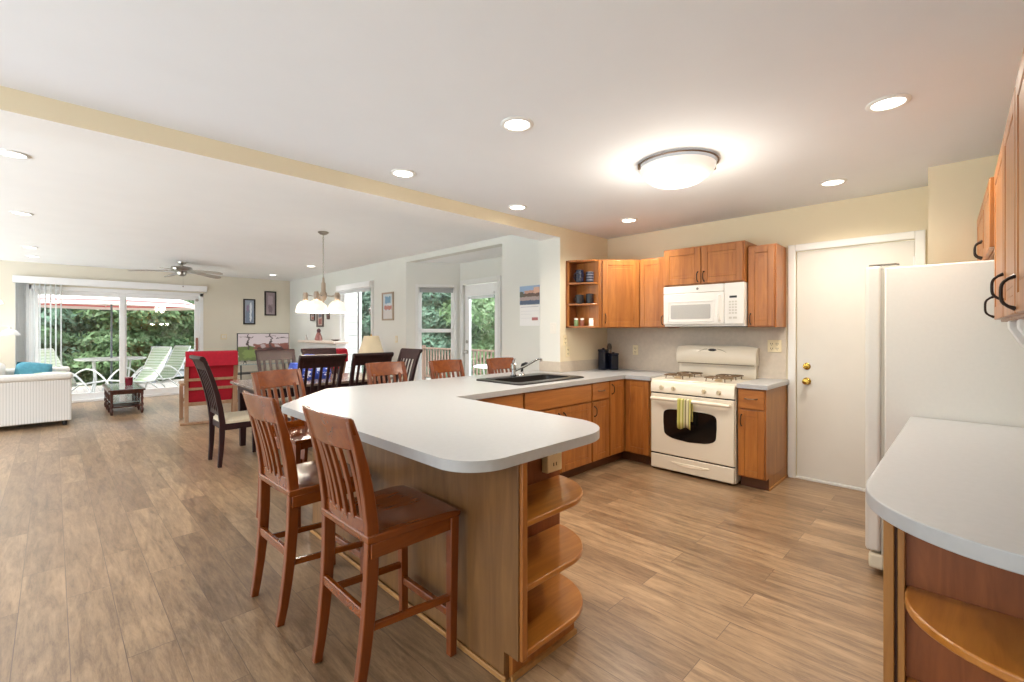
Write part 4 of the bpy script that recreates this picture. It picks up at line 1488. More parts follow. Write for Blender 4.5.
# ================================================================== STOOLS AND CHAIRS
def make_stool():
    t = thing('bar_stool', '', 'stool', (0, 0, 0))
    w, zs = 0.21, 0.615
    # saddle seat
    nx, ny = 10, 10
    def zt(u, v):
        return zs - 0.014 * math.cos(u * PI / 2) ** 2 * math.cos((v - 0.1) * PI / 2) ** 2 - (0.010 * max(0, v - 0.6) ** 2 / 0.16)
    top, bot = [], []
    for j in range(ny + 1):
        v = -1 + 2 * j / ny
        for i in range(nx + 1):
            u = -1 + 2 * i / nx
            hw = 0.205 + 0.018 * (v + 1) / 2
            x = u * hw
            y = v * 0.205 + 0.01 + 0.012 * (1 - u * u) * (1 if v > 0.99 else 0)
            top.append((x, y, zt(u, v)))
            bot.append((x * 0.985, y * 0.985, zs - 0.032))
    m = MB()
    n = (nx + 1) * (ny + 1)
    fs = []
    for j in range(ny):
        for i in range(nx):
            a = j * (nx + 1) + i
            fs.append((a, a + 1, a + nx + 2, a + nx + 1))
            fs.append((n + a, n + a + nx + 1, n + a + nx + 2, n + a + 1))
    bd = [i for i in range(nx + 1)] + [j * (nx + 1) + nx for j in range(1, ny + 1)] + [ny * (nx + 1) + i for i in range(nx - 1, -1, -1)] + [j * (nx + 1) for j in range(ny - 1, 0, -1)]
    for q in range(len(bd)):
        a, b = bd[q], bd[(q + 1) % len(bd)]
        fs.append((a, n + a, n + b, b))
    m.add(top + bot, fs)
    m.build('seat', M['stoolh'], t, bevel=0.006, seg=3)
    # rear legs and posts
    def rear(z):
        # y of the rear post centre at height z
        if z < 0.62:
            q = (0.62 - z) / 0.62
            return -0.168 - 0.055 * q ** 2.2
        q = (z - 0.62) / 0.42
        return -0.168 - 0.035 * q - 0.055 * q * q
    zs_ = [0.0, 0.08, 0.18, 0.3, 0.45, 0.58, 0.66, 0.76, 0.86, 0.95, 1.04]
    for s in (-1, 1):
        m = MB()
        path = [(rear(z), z) for z in zs_]
        xo = [s * (0.162 + 0.022 * (1 if z > 0.6 else 0.4 + 0.6 * z / 0.6) * (1.0 if z < 0.62 else 1 + (z - 0.62) * 0.5)) for z in zs_]
        m.ribbon(path, [0.017, 0.019, 0.021, 0.023, 0.024, 0.024, 0.023, 0.021, 0.019, 0.016, 0.012], [x - 0.016 for x in xo], [x + 0.016 for x in xo])
        m.build('rear_leg', M['stool'], t, bevel=0.004)
        m = MB()
        m.loft([[(s * 0.185 + a * 0.016, 0.192 + b * 0.016, 0) for a, b in ((-1, -1), (1, -1), (1, 1), (-1, 1))],
                [(s * 0.195 + a * 0.020, 0.190 + b * 0.020, zs - 0.03) for a, b in ((-1, -1), (1, -1), (1, 1), (-1, 1))]])
        m.build('front_leg', M['stool'], t, bevel=0.003)
    # aprons
    m = MB()
    for s in (-1, 1):
        m.box(s * 0.195 - 0.01, s * 0.195 + 0.01, -0.18, 0.18, 0.53, 0.585)
    m.box(-0.18, 0.18, 0.185, 0.203, 0.535, 0.585)
    m.build('apron', M['stoolh'], t, bevel=0.003)
    # stretchers
    MB().box(-0.18, 0.18, 0.180, 0.204, 0.155, 0.190).build('footrest', M['stoolh'], t, bevel=0.004)
    for s in (-1, 1):
        m = MB()
        m.loft([[(s * 0.176 + a * 0.010, -0.205, 0.275 + b * 0.014) for a, b in ((-1, -1), (1, -1), (1, 1), (-1, 1))],
                [(s * 0.188 + a * 0.010, 0.19, 0.245 + b * 0.014) for a, b in ((-1, -1), (1, -1), (1, 1), (-1, 1))]])
        m.build('stretcher', M['stoolh'], t, bevel=0.004)
    m = MB()
    m.box(-0.170, 0.170, -0.199, -0.179, 0.305, 0.345)
    m.build('stretcher', M['stoolh'], t, bevel=0.004)
    # crest rail: curved board bowed backwards
    def rail(z0, z1, hw, bow, th, name, flare=0.0, nseg=12, dip=0.0):
        m = MB()
        secs = []
        for i in range(nseg + 1):
            u = -1 + 2 * i / nseg
            x = u * hw
            yb = -bow * (1 - u * u)
            d = dip * (1 - u * u)
            secs.append([(x, rear(z0) + yb - th, z0), (x, rear(z0) + yb + th, z0),
                         (x * (1 + flare), rear(z1) + yb + th * 0.8, z1 - d), (x * (1 + flare), rear(z1) + yb - th * 0.8, z1 - d)])
        m.loft(secs)
        return m.build(name, M['stoolh'], t, bevel=0.004)
    rail(0.925, 1.048, 0.202, 0.028, 0.010, 'crest_rail', 0.02, dip=-0.004)
    rail(0.580, 0.662, 0.176, 0.012, 0.011, 'lower_rail')
    for i in range(6):
        u = -1 + 2 * (i + 0.5) / 6
        x = u * 0.168
        pts = []
        for q in range(7):
            z = 0.65 + (0.945 - 0.65) * q / 6
            pts.append((rear(z) - (0.018 + 0.012 * q / 6) * (1 - u * u), z))
        MB().ribbon(pts, 0.0065, x * 0.97 - 0.0125, x * 0.97 + 0.0125).build('slat', M['stool'], t, bevel=0.002)
    return t


GS = None
stool = make_stool()
stool['label'] = 'cherry bar stool in the foreground tucked under the peninsula end'
stool.location = (0.985, 1.72, 0)
stool.rotation_euler = (0, 0, -PI / 2)
dup(stool, (0.953, 2.42, 0), -PI / 2 + 0.03, 'cherry bar stool on the left side of the peninsula, directly behind the foreground stool')
dup(stool, (1.29, 3.49, 0), PI + 0.34, 'cherry bar stool at the angled counter corner, behind the two left-side stools')
dup(stool, (2.26, 3.72, 0), PI, 'cherry bar stool behind the counter nearest the dining table, left of the bay window')
dup(stool, (2.86, 3.57, 0), PI, 'cherry bar stool behind the counter in front of the bay window')
dup(stool, (3.52, 3.45, 0), PI, 'cherry bar stool behind the counter in front of the glass bay door, beside the faucet')


def make_dchair():
    t = thing('dining_chair', '', 'chair', (0, 0, 0))
    E = M['esp']
    # seat cushion
    m = MB()
    sq = rr([(-0.225, -0.20), 0, (0.225, 0.22), 0], 0.05)
    sq2 = rr([(-0.20, -0.175), 0, (0.20, 0.195), 0], 0.05)
    m.loft([ring(sq, 0.425), ring(sq, 0.452), ring(sq2, 0.474), ring(rr([(-0.1, -0.08), 0, (0.1, 0.1), 0], 0.04), 0.480)])
    m.build('cushion', M['cream'], t)
    m = MB()
    m.box(-0.215, 0.215, 0.195, 0.22, 0.365, 0.428)
    m.box(-0.215, 0.215, -0.205, -0.18, 0.365, 0.428)
    for s in (-1, 1):
        m.box(s * 0.215 - 0.012, s * 0.215 + 0.012, -0.19, 0.21, 0.365, 0.428)
    m.build('apron', E, t, bevel=0.003)

    def rear(z):
        if z < 0.44:
            return -0.205 - 0.02 * ((0.44 - z) / 0.44) ** 2
        q = (z - 0.44) / 0.64
        return -0.205 - 0.06 * q - 0.10 * q * q
    zs_ = [0, 0.15, 0.3, 0.44, 0.58, 0.72, 0.86, 0.98, 1.06]
    for s in (-1, 1):
        xo = [s * (0.195 + 0.025 * z / 1.06) for z in zs_]
        MB().ribbon([(rear(z), z) for z in zs_], [0.017, 0.020, 0.023, 0.026, 0.024, 0.022, 0.020, 0.018, 0.018], [x - 0.019 for x in xo], [x + 0.019 for x in xo]).build('rear_leg', E, t, bevel=0.004)
        m = MB()
        m.loft([[(s * 0.20 + a * 0.016, 0.195 + b * 0.016, 0) for a, b in ((-1, -1), (1, -1), (1, 1), (-1, 1))],
                [(s * 0.20 + a * 0.022, 0.195 + b * 0.022, 0.40) for a, b in ((-1, -1), (1, -1), (1, 1), (-1, 1))]])
        m.build('front_leg', E, t, bevel=0.003)
    # top rail with rolled edge
    m = MB()
    prof = [(rear(0.97) - 0.012, 0.965), (rear(0.97) + 0.012, 0.965), (rear(1.04) + 0.012, 1.04), (rear(1.06) + 0.008, 1.085), (rear(1.06) - 0.012, 1.105), (rear(1.06) - 0.038, 1.10), (rear(1.06) - 0.046, 1.08), (rear(1.06) - 0.034, 1.062), (rear(1.03) - 0.014, 1.04)]
    secs = []
    for i in range(9):
        u = -1 + 2 * i / 8
        secs.append([(u * 0.243, y - 0.012 * (1 - u * u), z) for y, z in prof])
    m.loft(secs)
    m.build('crest_rail', E, t, bevel=0.003)
    m = MB()
    m.box(-0.19, 0.19, rear(0.53) - 0.010, rear(0.53) + 0.010, 0.505, 0.555)
    m.build('lower_rail', E, t, bevel=0.003)
    for i in range(5):
        x = (-1 + 2 * (i + 0.5) / 5) * 0.19
        MB().ribbon([(rear(0.54 + 0.44 * q / 6) - 0.006, 0.54 + 0.44 * q / 6) for q in range(7)], 0.006, x - 0.015, x + 0.015).build('slat', E, t, bevel=0.002)
    return t


dch = make_dchair()
dch['label'] = 'dark dining chair alone at the left end of the dining table, cream seat showing'
dch.location = (1.39, 5.45, 0)
dch.rotation_euler = (0, 0, -PI / 2)
dup(dch, (2.0, 5.16, 0), 0, 'dark dining chair with its back to the counter, left of the near pair')
dup(dch, (2.57, 5.16, 0), 0, 'dark dining chair with its back to the counter, right of the near pair')
dup(dch, (2.10, 6.20, 0), PI, 'dark dining chair on the far side of the table, in front of the television')
dup(dch, (2.68, 6.20, 0), PI, 'dark dining chair on the far side of the table, under the chandelier by the mantel')
dup(dch, (3.16, 5.52, 0), PI / 2, 'dark dining chair at the right end of the table, beside the bay')

# dining table
dt = thing('dining_table', 'dark dining table with glossy grey-brown top, between the six dark chairs', 'table', (2.28, 5.68, 0))
MB().prism(rr([(-0.82, -0.5), 0, (0.80, 0.5), 0], 0.08), 0.735, 0.765).build('tabletop', M['esph'], dt, bevel=0.006)
m = MB()
m.box(-0.74, 0.72, -0.43, -0.405, 0.63, 0.735)
m.box(-0.74, 0.72, 0.405, 0.43, 0.63, 0.735)
m.box(-0.74, -0.715, -0.43, 0.43, 0.63, 0.735)
m.box(0.695, 0.72, -0.43, 0.43, 0.63, 0.735)
m.build('apron', M['esp'], dt)
for sx in (-0.70, 0.68):
    for sy in (-0.39, 0.39):
        m = MB()
        m.loft([[(sx + a * 0.028, sy + b * 0.028, 0) for a, b in ((-1, -1), (1, -1), (1, 1), (-1, 1))],
                [(sx + a * 0.042, sy + b * 0.042, 0.70) for a, b in ((-1, -1), (1, -1), (1, 1), (-1, 1))]])
        m.build('leg', M['esp'], dt, bevel=0.004)
# blue patterned bag on the table
bgm = picture('blue_floral', (38, 70, 170), [(0.0, 0.12, 0.2, 0.7, (220, 226, 240)), (0.3, 0.42, 0.1, 0.5, (214, 220, 240)), (0.55, 0.68, 0.45, 0.8, (200, 210, 236)), (0.8, 0.9, 0.2, 0.6, (226, 230, 242)), (0.4, 0.5, 0.6, 0.75, (190, 70, 90))], 'x', 'z', warp=0.2, rough=0.6)
bag = thing('cloth_bag', 'blue and white patterned cloth bag standing on the dining table', 'bag', (2.22, 5.72, 0.766))
m = MB()
m.loft([ring(rr([(-0.22, -0.11), 0, (0.22, 0.11), 0], 0.04), 0.0), ring(rr([(-0.235, -0.125), 0, (0.235, 0.125), 0], 0.05), 0.07), ring(rr([(-0.22, -0.10), 0, (0.22, 0.10), 0], 0.04), 0.15), ring(rr([(-0.215, -0.07), 0, (0.215, 0.07), 0], 0.03), 0.20)])
m.build('bag_body', bgm, bag)
for s in (-1, 1):
    MB().tube([(0.09 * math.cos(PI * i / 8), s * 0.06, 0.19 + 0.11 * math.sin(PI * i / 8)) for i in range(9)], 0.006, 6).build('bag_handle', plain('bag_blue', (34, 52, 130), 0.7), bag)

# ================================================================== LIVING ROOM
# loveseat, arm side toward the kitchen
sf = thing('loveseat', 'white ribbed wicker loveseat with pale cushions by the sliding door', 'sofa', (-0.3, 10.0, 0))
m = MB()
m.box(-0.48, 0.49, -0.86, -0.70, 0.07, 0.66)
m.box(-0.48, 0.49, 0.70, 0.86, 0.07, 0.66)
m.box(-0.48, 0.49, -0.70, 0.70, 0.07, 0.32)
m.box(-0.50, -0.36, -0.86, 0.86, 0.07, 0.72)
m.build('wicker_frame', M['wicker'], sf, bevel=0.015)
for s in (-1, 1):
    MB().box(-0.50, 0.505, s * 0.78 - 0.105, s * 0.78 + 0.105, 0.655, 0.75).build('arm_roll', M['sofa'], sf, bevel=0.04, seg=4)
for y in (-0.345, 0.345):
    MB().box(-0.34, 0.48, y - 0.335, y + 0.335, 0.32, 0.47).build('seat_cushion', M['sofa'], sf, bevel=0.04, seg=4)
    MB().box(-0.44, -0.22, y - 0.335, y + 0.335, 0.47, 0.86).build('back_cushion', M['sofa'], sf, bevel=0.07, seg=5)
for x in (-0.43, 0.42):
    for y in (-0.78, 0.78):
        MB().cyl((x, y, 0), (x, y, 0.075), 0.022, 0.03).build('foot', M['black'], sf)


def pillow(label, loc, rot, w, h, t, mat):
    n = 8
    vs, fs = [], []
    for s in (1, -1):
        for j in range(n + 1):
            for i in range(n + 1):
                u, v = -1 + 2 * i / n, -1 + 2 * j / n
                d = ((1 - u ** 4) * (1 - v ** 4)) ** 0.5
                vs.append((u * w / 2 * (1 - 0.05 * v * v), v * h / 2 * (1 - 0.05 * u * u), s * t / 2 * d))
    q = (n + 1) ** 2
    for j in range(n):
        for i in range(n):
            a = j * (n + 1) + i
            fs.append((a, a + 1, a + n + 2, a + n + 1))
            fs.append((q + a, q + a + n + 1, q + a + n + 2, q + a + 1))
    o = MB().add(vs, fs).build('throw_pillow', mat)
    bm = bmesh.new()
    bm.from_mesh(o.data)
    bmesh.ops.remove_doubles(bm, verts=bm.verts, dist=1e-4)
    bm.to_mesh(o.data)
    bm.free()
    o.location = loc
    o.rotation_euler = rot
    tag(o, label, 'pillow')
    return o


pillow('teal throw pillow leaning on the far arm of the white loveseat', (-0.22, 10.52, 0.66), (1.1, 0.15, 0.1), 0.42, 0.42, 0.15, M['teal'])
pillow('pale floral throw pillow lying on the white loveseat seat', (0.0, 10.1, 0.58), (0.45, 0.0, 0.2), 0.5, 0.44, 0.15, M['floral'])

# floor lamp with two heads behind the loveseat
lpm = thing('floor_lamp', 'white two-headed floor lamp behind the loveseat at the left edge', 'lamp', (-0.92, 11.25, 0))
MB().lathe([(0, 0), (0.14, 0), (0.14, 0.02), (0.02, 0.035), (0, 0.035)], n=24).build('base', M['white_metal'], lpm)
MB().cyl((0, 0, 0.03), (0, 0, 1.75), 0.012).build('pole', M['white_metal'], lpm)
MB().tube([(0, 0, 1.40), (0.2, -0.03, 1.45), (0.41, -0.06, 1.42)], 0.007, 8).build('arm', M['white_metal'], lpm)
MB().tube([(0, 0, 1.72), (0.1, -0.03, 1.83), (0.20, -0.06, 1.90)], 0.007, 8).build('arm', M['white_metal'], lpm)
for (x, y, z, mt_) in ((0.42, -0.06, 1.28, M['white_metal']), (0.22, -0.06, 1.80, M['shade_g'])):
    m = MB()
    m.lathe([(0.0, 0.14), (0.015, 0.14), (0.018, 0.105), (0.06, 0.09), (0.10, 0.05), (0.125, 0.0), (0.119, 0.0), (0.095, 0.045), (0.055, 0.08), (0.0, 0.09)], (x, y, z), 24)
    m.build('lamp_shade', mt_, lpm)
lamp('POINT', 'bulb', (0.22, -0.06, 1.83), 6.0, (1.0, 0.93, 0.82), lpm, 0.04)

# coffee table
cf = thing('coffee_table', 'dark turned-leg coffee table with glass top and lower shelves by the sliding door', 'table', (0.63, 9.66, 0))
CW, CD, CH = 0.44, 1.22, 0.41
m = MB()
m.box(-0.015, CW + 0.015, -0.015, CD + 0.015, CH - 0.035, CH - 0.008)
m.box(0.01, CW - 0.01, 0.01, CD - 0.01, CH - 0.085, CH - 0.035)
m.build('table_frame', M['tbl'], cf, bevel=0.006)
MB().box(0.025, CW - 0.025, 0.03, CD - 0.03, CH - 0.010, CH - 0.002).build('glass_top', M['tbl_glass'], cf)
tl = [(0.0, 0), (0.014, 0.0), (0.018, 0.03), (0.024, 0.05), (0.022, 0.08), (0.013, 0.10), (0.022, 0.13), (0.024, 0.15), (0.015, 0.18), (0.018, 0.22), (0.023, 0.25), (0.016, 0.28), (0.022, 0.32), (0.022, 0.34), (0, 0.34)]
for x in (0.03, CW - 0.03):
    for y in (0.03, CD * 0.36, CD * 0.68, CD - 0.03):
        MB().lathe(tl, (x, y, 0), 12).build('leg', M['tbl'], cf)
for z in (0.115, 0.185):
    MB().box(0.02, CW - 0.02, 0.03, CD - 0.03, z, z + 0.014).build('shelf', M['tbl'] if z < 0.15 else M['tbl_glass'], cf, bevel=0.003)
cu = thing('candle_jar', 'dark red glass candle jar on the coffee table', 'candle', (0.93, 10.32, CH - 0.002))
MB().lathe([(0, 0), (0.05, 0), (0.056, 0.06), (0.055, 0.125), (0.049, 0.125), (0.048, 0.06), (0, 0.05)], n=20).build('jar_body', plain('burgundy_glass', (110, 22, 36), 0.12), cu)
MB().lathe([(0.0, 0.128), (0.057, 0.128), (0.058, 0.14), (0.0, 0.146)], n=20).build('lid', plain('rose_lid', (150, 60, 72), 0.35), cu)


# red lounge chairs with bent wood frames
def make_lounge():
    t = thing('lounge_chair', '', 'chair', (0, 0, 0))
    # faces +y ; back plane at y=-0.36 leaning back at the top
    hw = 0.31
    def by(z):
        return -0.10 - 0.30 * (z - 0.32) / 0.70
    m = MB()
    m.ribbon([(by(0.30), 0.30), (by(0.55), 0.55), (by(0.8), 0.80), (by(1.0), 1.00)], 0.04, -hw + 0.03, hw - 0.03)
    m.ribbon([(0.36, 0.40), (0.15, 0.37), (by(0.32) + 0.05, 0.33)], 0.045, -hw + 0.03, hw - 0.03)
    m.build('cushion', M['red'], t, bevel=0.02, seg=3)
    m = MB()
    m.ribbon([(by(1.0) - 0.065, 0.84), (by(1.0) - 0.062, 0.96), (by(1.0) - 0.035, 1.035), (by(1.0) + 0.03, 1.045), (by(1.0) + 0.06, 0.98)], 0.018, -hw - 0.01, hw + 0.01)
    m.build('headrest', M['red'], t, bevel=0.01)
    for s in (-1, 1):
        x = s * (hw - 0.005)
        MB().ribbon([(-0.34, 0.03), (-0.28, 0.30), (by(0.6) - 0.048, 0.60), (by(0.9) - 0.048, 0.90)], 0.016, x - 0.026, x + 0.026).build('back_post', M['birch'], t, bevel=0.004)
        xx = s * (hw + 0.035)
        MB().ribbon([(-0.30, 0.580), (-0.1, 0.585), (0.20, 0.575), (0.36, 0.55)], 0.018, xx - 0.035, xx + 0.035).build('arm', M['birch'], t, bevel=0.006)
        MB().ribbon([(0.36, 0.0), (0.34, 0.30), (0.31, 0.56)], 0.02, xx - 0.026, xx + 0.026).build('front_leg', M['birch'], t, bevel=0.004)
    MB().box(-hw - 0.07, hw + 0.07, -0.375, -0.305, 0.0, 0.035).build('foot_rail', M['birch'], t, bevel=0.006)
    for z in (0.50, 0.64):
        m = MB()
        m.box(-hw, hw, by(z) - 0.068, by(z) - 0.048, z - 0.020, z + 0.020)
        m.build('cross_slat', M['birch'], t, bevel=0.003)
    for y in (-0.27, 0.36):
        MB().box(-hw - 0.03, hw + 0.03, y - 0.012, y + 0.012, 0.26, 0.31).build('seat_rail', M['birch'], t, bevel=0.003)
    return t


lc = make_lounge()
lc['label'] = 'red cushioned wooden lounge chair facing the sliding door, behind the dining table'
lc.location = (1.70, 8.25, 0)
lc.rotation_euler = (0, 0, -0.13)
dup(lc, (3.18, 7.85, 0), 0.0, 'red cushioned lounge chair mostly hidden behind the far dining chairs, near the side window')

# television on stand
tv = thing('television', 'flat television showing a house with bare trees, against the back wall', 'television', (3.34, 11.2, 0.64))
MB().box(-0.53, 0.53, -0.02, 0.03, 0.05, 0.66).build('tv_frame', M['black'], tv, bevel=0.005)
scr = picture('tv_picture', (206, 190, 188), [(0, 1, 0.0, 0.22, (150, 150, 120)), (0.0, 0.42, 0.0, 0.52, (96, 110, 56)), (0.30, 1.0, 0.36, 0.62, (132, 78, 66)), (0.36, 0.9, 0.40, 0.47, (70, 48, 46)),
                                             (0.55, 1.0, 0.05, 0.36, (140, 146, 104)), (0.17, 0.205, 0.3, 1.0, (70, 54, 54)), (0.62, 0.655, 0.25, 1.0, (64, 50, 50)), (0.74, 1.0, 0.83, 0.86, (80, 66, 64)), (0.5, 0.75, 0.9, 0.93, (90, 76, 74)), (0.0, 0.3, 0.86, 0.88, (96, 80, 78)), (0.42, 0.52, 0.48, 0.58, (176, 160, 156)), (0.7, 0.8, 0.48, 0.58, (180, 164, 160)), (0.1, 0.35, 0.1, 0.4, (120, 136, 74))], 'x', 'z', emit=0.5, warp=0.10)
MB().box(-0.518, 0.518, -0.0215, -0.0195, 0.063, 0.648).build('screen', scr, tv, smooth=False)
for s in (-1, 1):
    m = MB()
    m.tube([(s * 0.38 - 0.05, -0.09, 0.006), (s * 0.38, 0.005, 0.06), (s * 0.38 + 0.05, 0.09, 0.006)], 0.008, 8)
    m.build('tv_foot', M['black'], tv)
ts = thing('tv_stand', 'slim black metal and glass stand under the television', 'stand', (3.34, 11.2, 0))
for z in (0.615, 0.42, 0.15):
    MB().box(-0.58, 0.58, -0.2, 0.2, z, z + 0.02).build('shelf', M['tbl_glass'] if z != 0.42 else M['black'], ts, bevel=0.003)
for x in (-0.5, 0.5):
    for y in (-0.17, 0.17):
        MB().cyl((x, y, 0), (x, y, 0.62), 0.014).build('leg', M['black'], ts)


def framed(label, loc, rotz, w, h, art, fm, fw=0.03, mat_=0.0, depth=0.025):
    """local: hangs on a wall behind +y; loc at centre."""
    t = thing('picture_frame', label, 'picture', loc, rotz)
    m = MB()
    a, b = w / 2, h / 2
    m.box(-a, -a + fw, -depth, 0, -b, b)
    m.box(a - fw, a, -depth, 0, -b, b)
    m.box(-a + fw, a - fw, -depth, 0, -b, -b + fw)
    m.box(-a + fw, a - fw, -depth, 0, b - fw, b)
    m.build('frame', fm, t, bevel=0.003)
    MB().box(-a + fw, a - fw, -0.010, -0.002, -b + fw, b - fw).build('picture', art, t, smooth=False)
    return t


artA = picture('art_blue', (150, 160, 176), [(0.1, 0.9, 0.0, 0.55, (120, 134, 156)), (0.55, 0.75, 0.1, 0.9, (214, 220, 226)), (0.2, 0.45, 0.5, 0.8, (140, 124, 150))], 'x', 'z', warp=0.15)
artB = picture('art_mauve', (150, 134, 140), [(0.25, 0.75, 0.45, 0.85, (174, 156, 164)), (0.3, 0.7, 0.1, 0.4, (124, 108, 116))], 'x', 'z', warp=0.15)
artC = picture('art_coast', (206, 214, 220), [(0, 1, 0.0, 0.32, (214, 208, 206)), (0.1, 0.9, 0.36, 0.52, (190, 126, 116)), (0.2, 0.8, 0.62, 0.9, (120, 160, 190))], 'y', 'z', warp=0.12)
artD = picture('art_small', (196, 176, 168), [(0.2, 0.8, 0.1, 0.5, (164, 98, 92)), (0.2, 0.8, 0.6, 0.85, (120, 124, 140))], 'y', 'z', warp=0.12)
dfm = plain('frame_black', (40, 34, 32), 0.4)
framed('narrow black-framed picture with blue tones above the television, lower left of the pair', (3.235, YB - 0.001, 1.80), 0, 0.25, 0.59, artA, dfm)
framed('narrow black-framed mauve picture above the television, higher and right of the pair', (3.69, YB - 0.001, 2.01), 0, 0.26, 0.58, artB, dfm)
artC2 = picture('art_coast2', (206, 214, 220), [(0, 1, 0.0, 0.32, (214, 208, 206)), (0.1, 0.9, 0.36, 0.52, (190, 126, 116)), (0.2, 0.8, 0.62, 0.9, (120, 160, 190))], 'x', 'z', warp=0.12)
framed('pale wood-framed print on the white wall between side window and bay', (XL - 0.001, 7.19, 1.78), -PI / 2, 0.38, 0.49, artC2, plain('frame_tan', (178, 158, 140), 0.5))
artE = picture('art_small2', (196, 176, 168), [(0.2, 0.8, 0.1, 0.5, (164, 98, 92)), (0.2, 0.8, 0.6, 0.85, (120, 124, 140))], 'x', 'z', warp=0.12)
fdm = plain('frame_brown', (74, 58, 54), 0.5)
framed('small dark square frame above the mantel, left of three', (XL - 0.001, 10.46, 1.665), -PI / 2, 0.24, 0.17, artE, fdm, 0.025)
framed('tall dark frame above the mantel, middle of three', (XL - 0.001, 10.06, 1.62), -PI / 2, 0.34, 0.36, artE, fdm, 0.03)
framed('very small dark frame above the mantel, right of three', (XL - 0.001, 9.64, 1.675), -PI / 2, 0.11, 0.15, artE, fdm, 0.02)

# mantel / fireplace
fp = thing('fireplace', 'white fireplace mantel on the side wall beyond the dining table', 'fireplace', (XL, 9.6, 0))
MB().box(-0.32, 0.0, -0.92, 0.92, 1.10, 1.15).build('mantel_shelf', plain('mantel_cream', (226, 210, 196), 0.5), fp, bevel=0.008)
m = MB()
m.box(-0.22, 0.0, -0.80, -0.52, 0, 1.10)
m.box(-0.22, 0.0, 0.52, 0.80, 0, 1.10)
m.box(-0.22, 0.0, -0.52, 0.52, 0.78, 1.10)
m.build('surround', M['trim'], fp, bevel=0.006)
MB().box(-0.05, 0.0, -0.52, 0.52, 0, 0.78).build('firebox', M['black'], fp)
# mantel ornaments
fr = thing('figurine', 'red and dark figurine standing at the middle of the mantel', 'figurine', (XL - 0.20, 9.68, 1.15))
MB().lathe([(0, 0), (0.07, 0), (0.08, 0.03), (0.06, 0.10), (0.04, 0.15), (0.03, 0.17), (0, 0.17)], n=14).build('figure_body', plain('figurine_red', (168, 110, 104), 0.5, noise=0.3), fr)
MB().lathe([(0, 0.165), (0.03, 0.17), (0.042, 0.20), (0.03, 0.24), (0, 0.255)], (0, -0.01, 0), 14).build('figure_head', plain('figurine_dark', (92, 62, 66), 0.5), fr)
MB().tube([(0.0, -0.06, 0.10), (0, -0.10, 0.06), (0, -0.11, 0.01)], [0.02, 0.02, 0.025], 8).build('figure_arm', plain('figurine_pink', (190, 140, 134), 0.5), fr)
sm = thing('bud_vase', 'small pale vase at the left end of the mantel', 'vase', (XL - 0.2, 10.34, 1.15))
MB().lathe([(0, 0), (0.03, 0), (0.035, 0.04), (0.015, 0.08), (0.018, 0.12), (0, 0.12)], n=14).build('vase_body', plain('vase_pale', (206, 200, 196), 0.4), sm)
dd = thing('trinket_dish', 'small dark dish at the right end of the mantel', 'dish', (XL - 0.2, 8.86, 1.15))
MB().lathe([(0, 0), (0.04, 0), (0.09, 0.03), (0.085, 0.034), (0.035, 0.01), (0, 0.01)], n=16).build('dish_bowl', plain('dish_dark', (92, 78, 66), 0.5), dd)

# table lamp and side table
st_ = thing('side_table', 'small dark side table holding the lamp behind the dining chairs', 'table', (3.62, 6.82, 0))
MB().lathe([(0, 0.53), (0.25, 0.53), (0.25, 0.555), (0, 0.555)], n=28).build('tabletop', M['tbl'], st_)
MB().lathe([(0, 0.03), (0.03, 0.03), (0.025, 0.3), (0.04, 0.53), (0, 0.53)], n=16).build('pedestal', M['tbl'], st_)
MB().lathe([(0, 0), (0.18, 0), (0.18, 0.02), (0.03, 0.04), (0, 0.04)], n=20).build('base', M['tbl'], st_)
tl_ = thing('table_lamp', 'table lamp with beige cone shade by the side window', 'lamp', (3.62, 6.82, 0.555))
MB().lathe([(0, 0), (0.09, 0), (0.09, 0.015), (0.03, 0.03), (0.06, 0.10), (0.075, 0.18), (0.05, 0.26), (0.015, 0.32), (0.01, 0.40), (0, 0.40)], n=24).build('lamp_base', plain('lamp_ceramic', (180, 150, 110), 0.3), tl_)
MB().loft([[(r * math.cos(2 * PI * k / 32), r * math.sin(2 * PI * k / 32), z) for k in range(32)] for r, z in ((0.225, 0.355), (0.115, 0.715), (0.111, 0.715), (0.221, 0.355))], ring=True).build('lamp_shade', M['lampshade'], tl_)
MB().lathe([(0, 0.40), (0.006, 0.40), (0.006, 0.72), (0.012, 0.735), (0, 0.745)], n=10).build('finial', M['brass'], tl_)
lamp('POINT', 'bulb', (0, 0, 0.52), 1.5, (1.0, 0.8, 0.52), tl_, 0.05)

# calendar
cal = thing('wall_calendar', 'wall calendar with a mountain lake photo on the white wall above the faucet', 'calendar', (XL - 0.002, 3.83, 1.66), -PI / 2)
ca = picture('calendar_photo', (150, 174, 206), [(0, 1, 0.0, 0.22, (74, 88, 116)), (0, 1, 0.22, 0.42, (170, 150, 146)), (0, 1, 0.42, 0.60, (96, 72, 62)), (0.25, 0.7, 0.60, 0.75, (196, 150, 130)), (0.7, 1.0, 0.58, 0.9, (214, 172, 150)), (0.0, 0.2, 0.42, 0.7, (84, 84, 76))], 'x', 'z', warp=0.08)
cb_ = picture('calendar_page', (238, 236, 236), [(0.62, 0.92, 0.26, 0.40, (166, 92, 96)), (0.05, 0.95, 0.90, 0.93, (190, 190, 196)), (0.05, 0.60, 0.55, 0.565, (214, 214, 218)), (0.05, 0.95, 0.70, 0.715, (214, 214, 218)), (0.05, 0.6, 0.36, 0.375, (214, 214, 218))], 'x', 'z', warp=0.005)
MB().box(-0.165, 0.165, -0.006, 0.0, 0.015, 0.245).build('calendar_picture', ca, cal, smooth=False)
MB().box(-0.165, 0.165, -0.005, 0.0, -0.245, 0.008).build('calendar_page', cb_, cal, smooth=False)

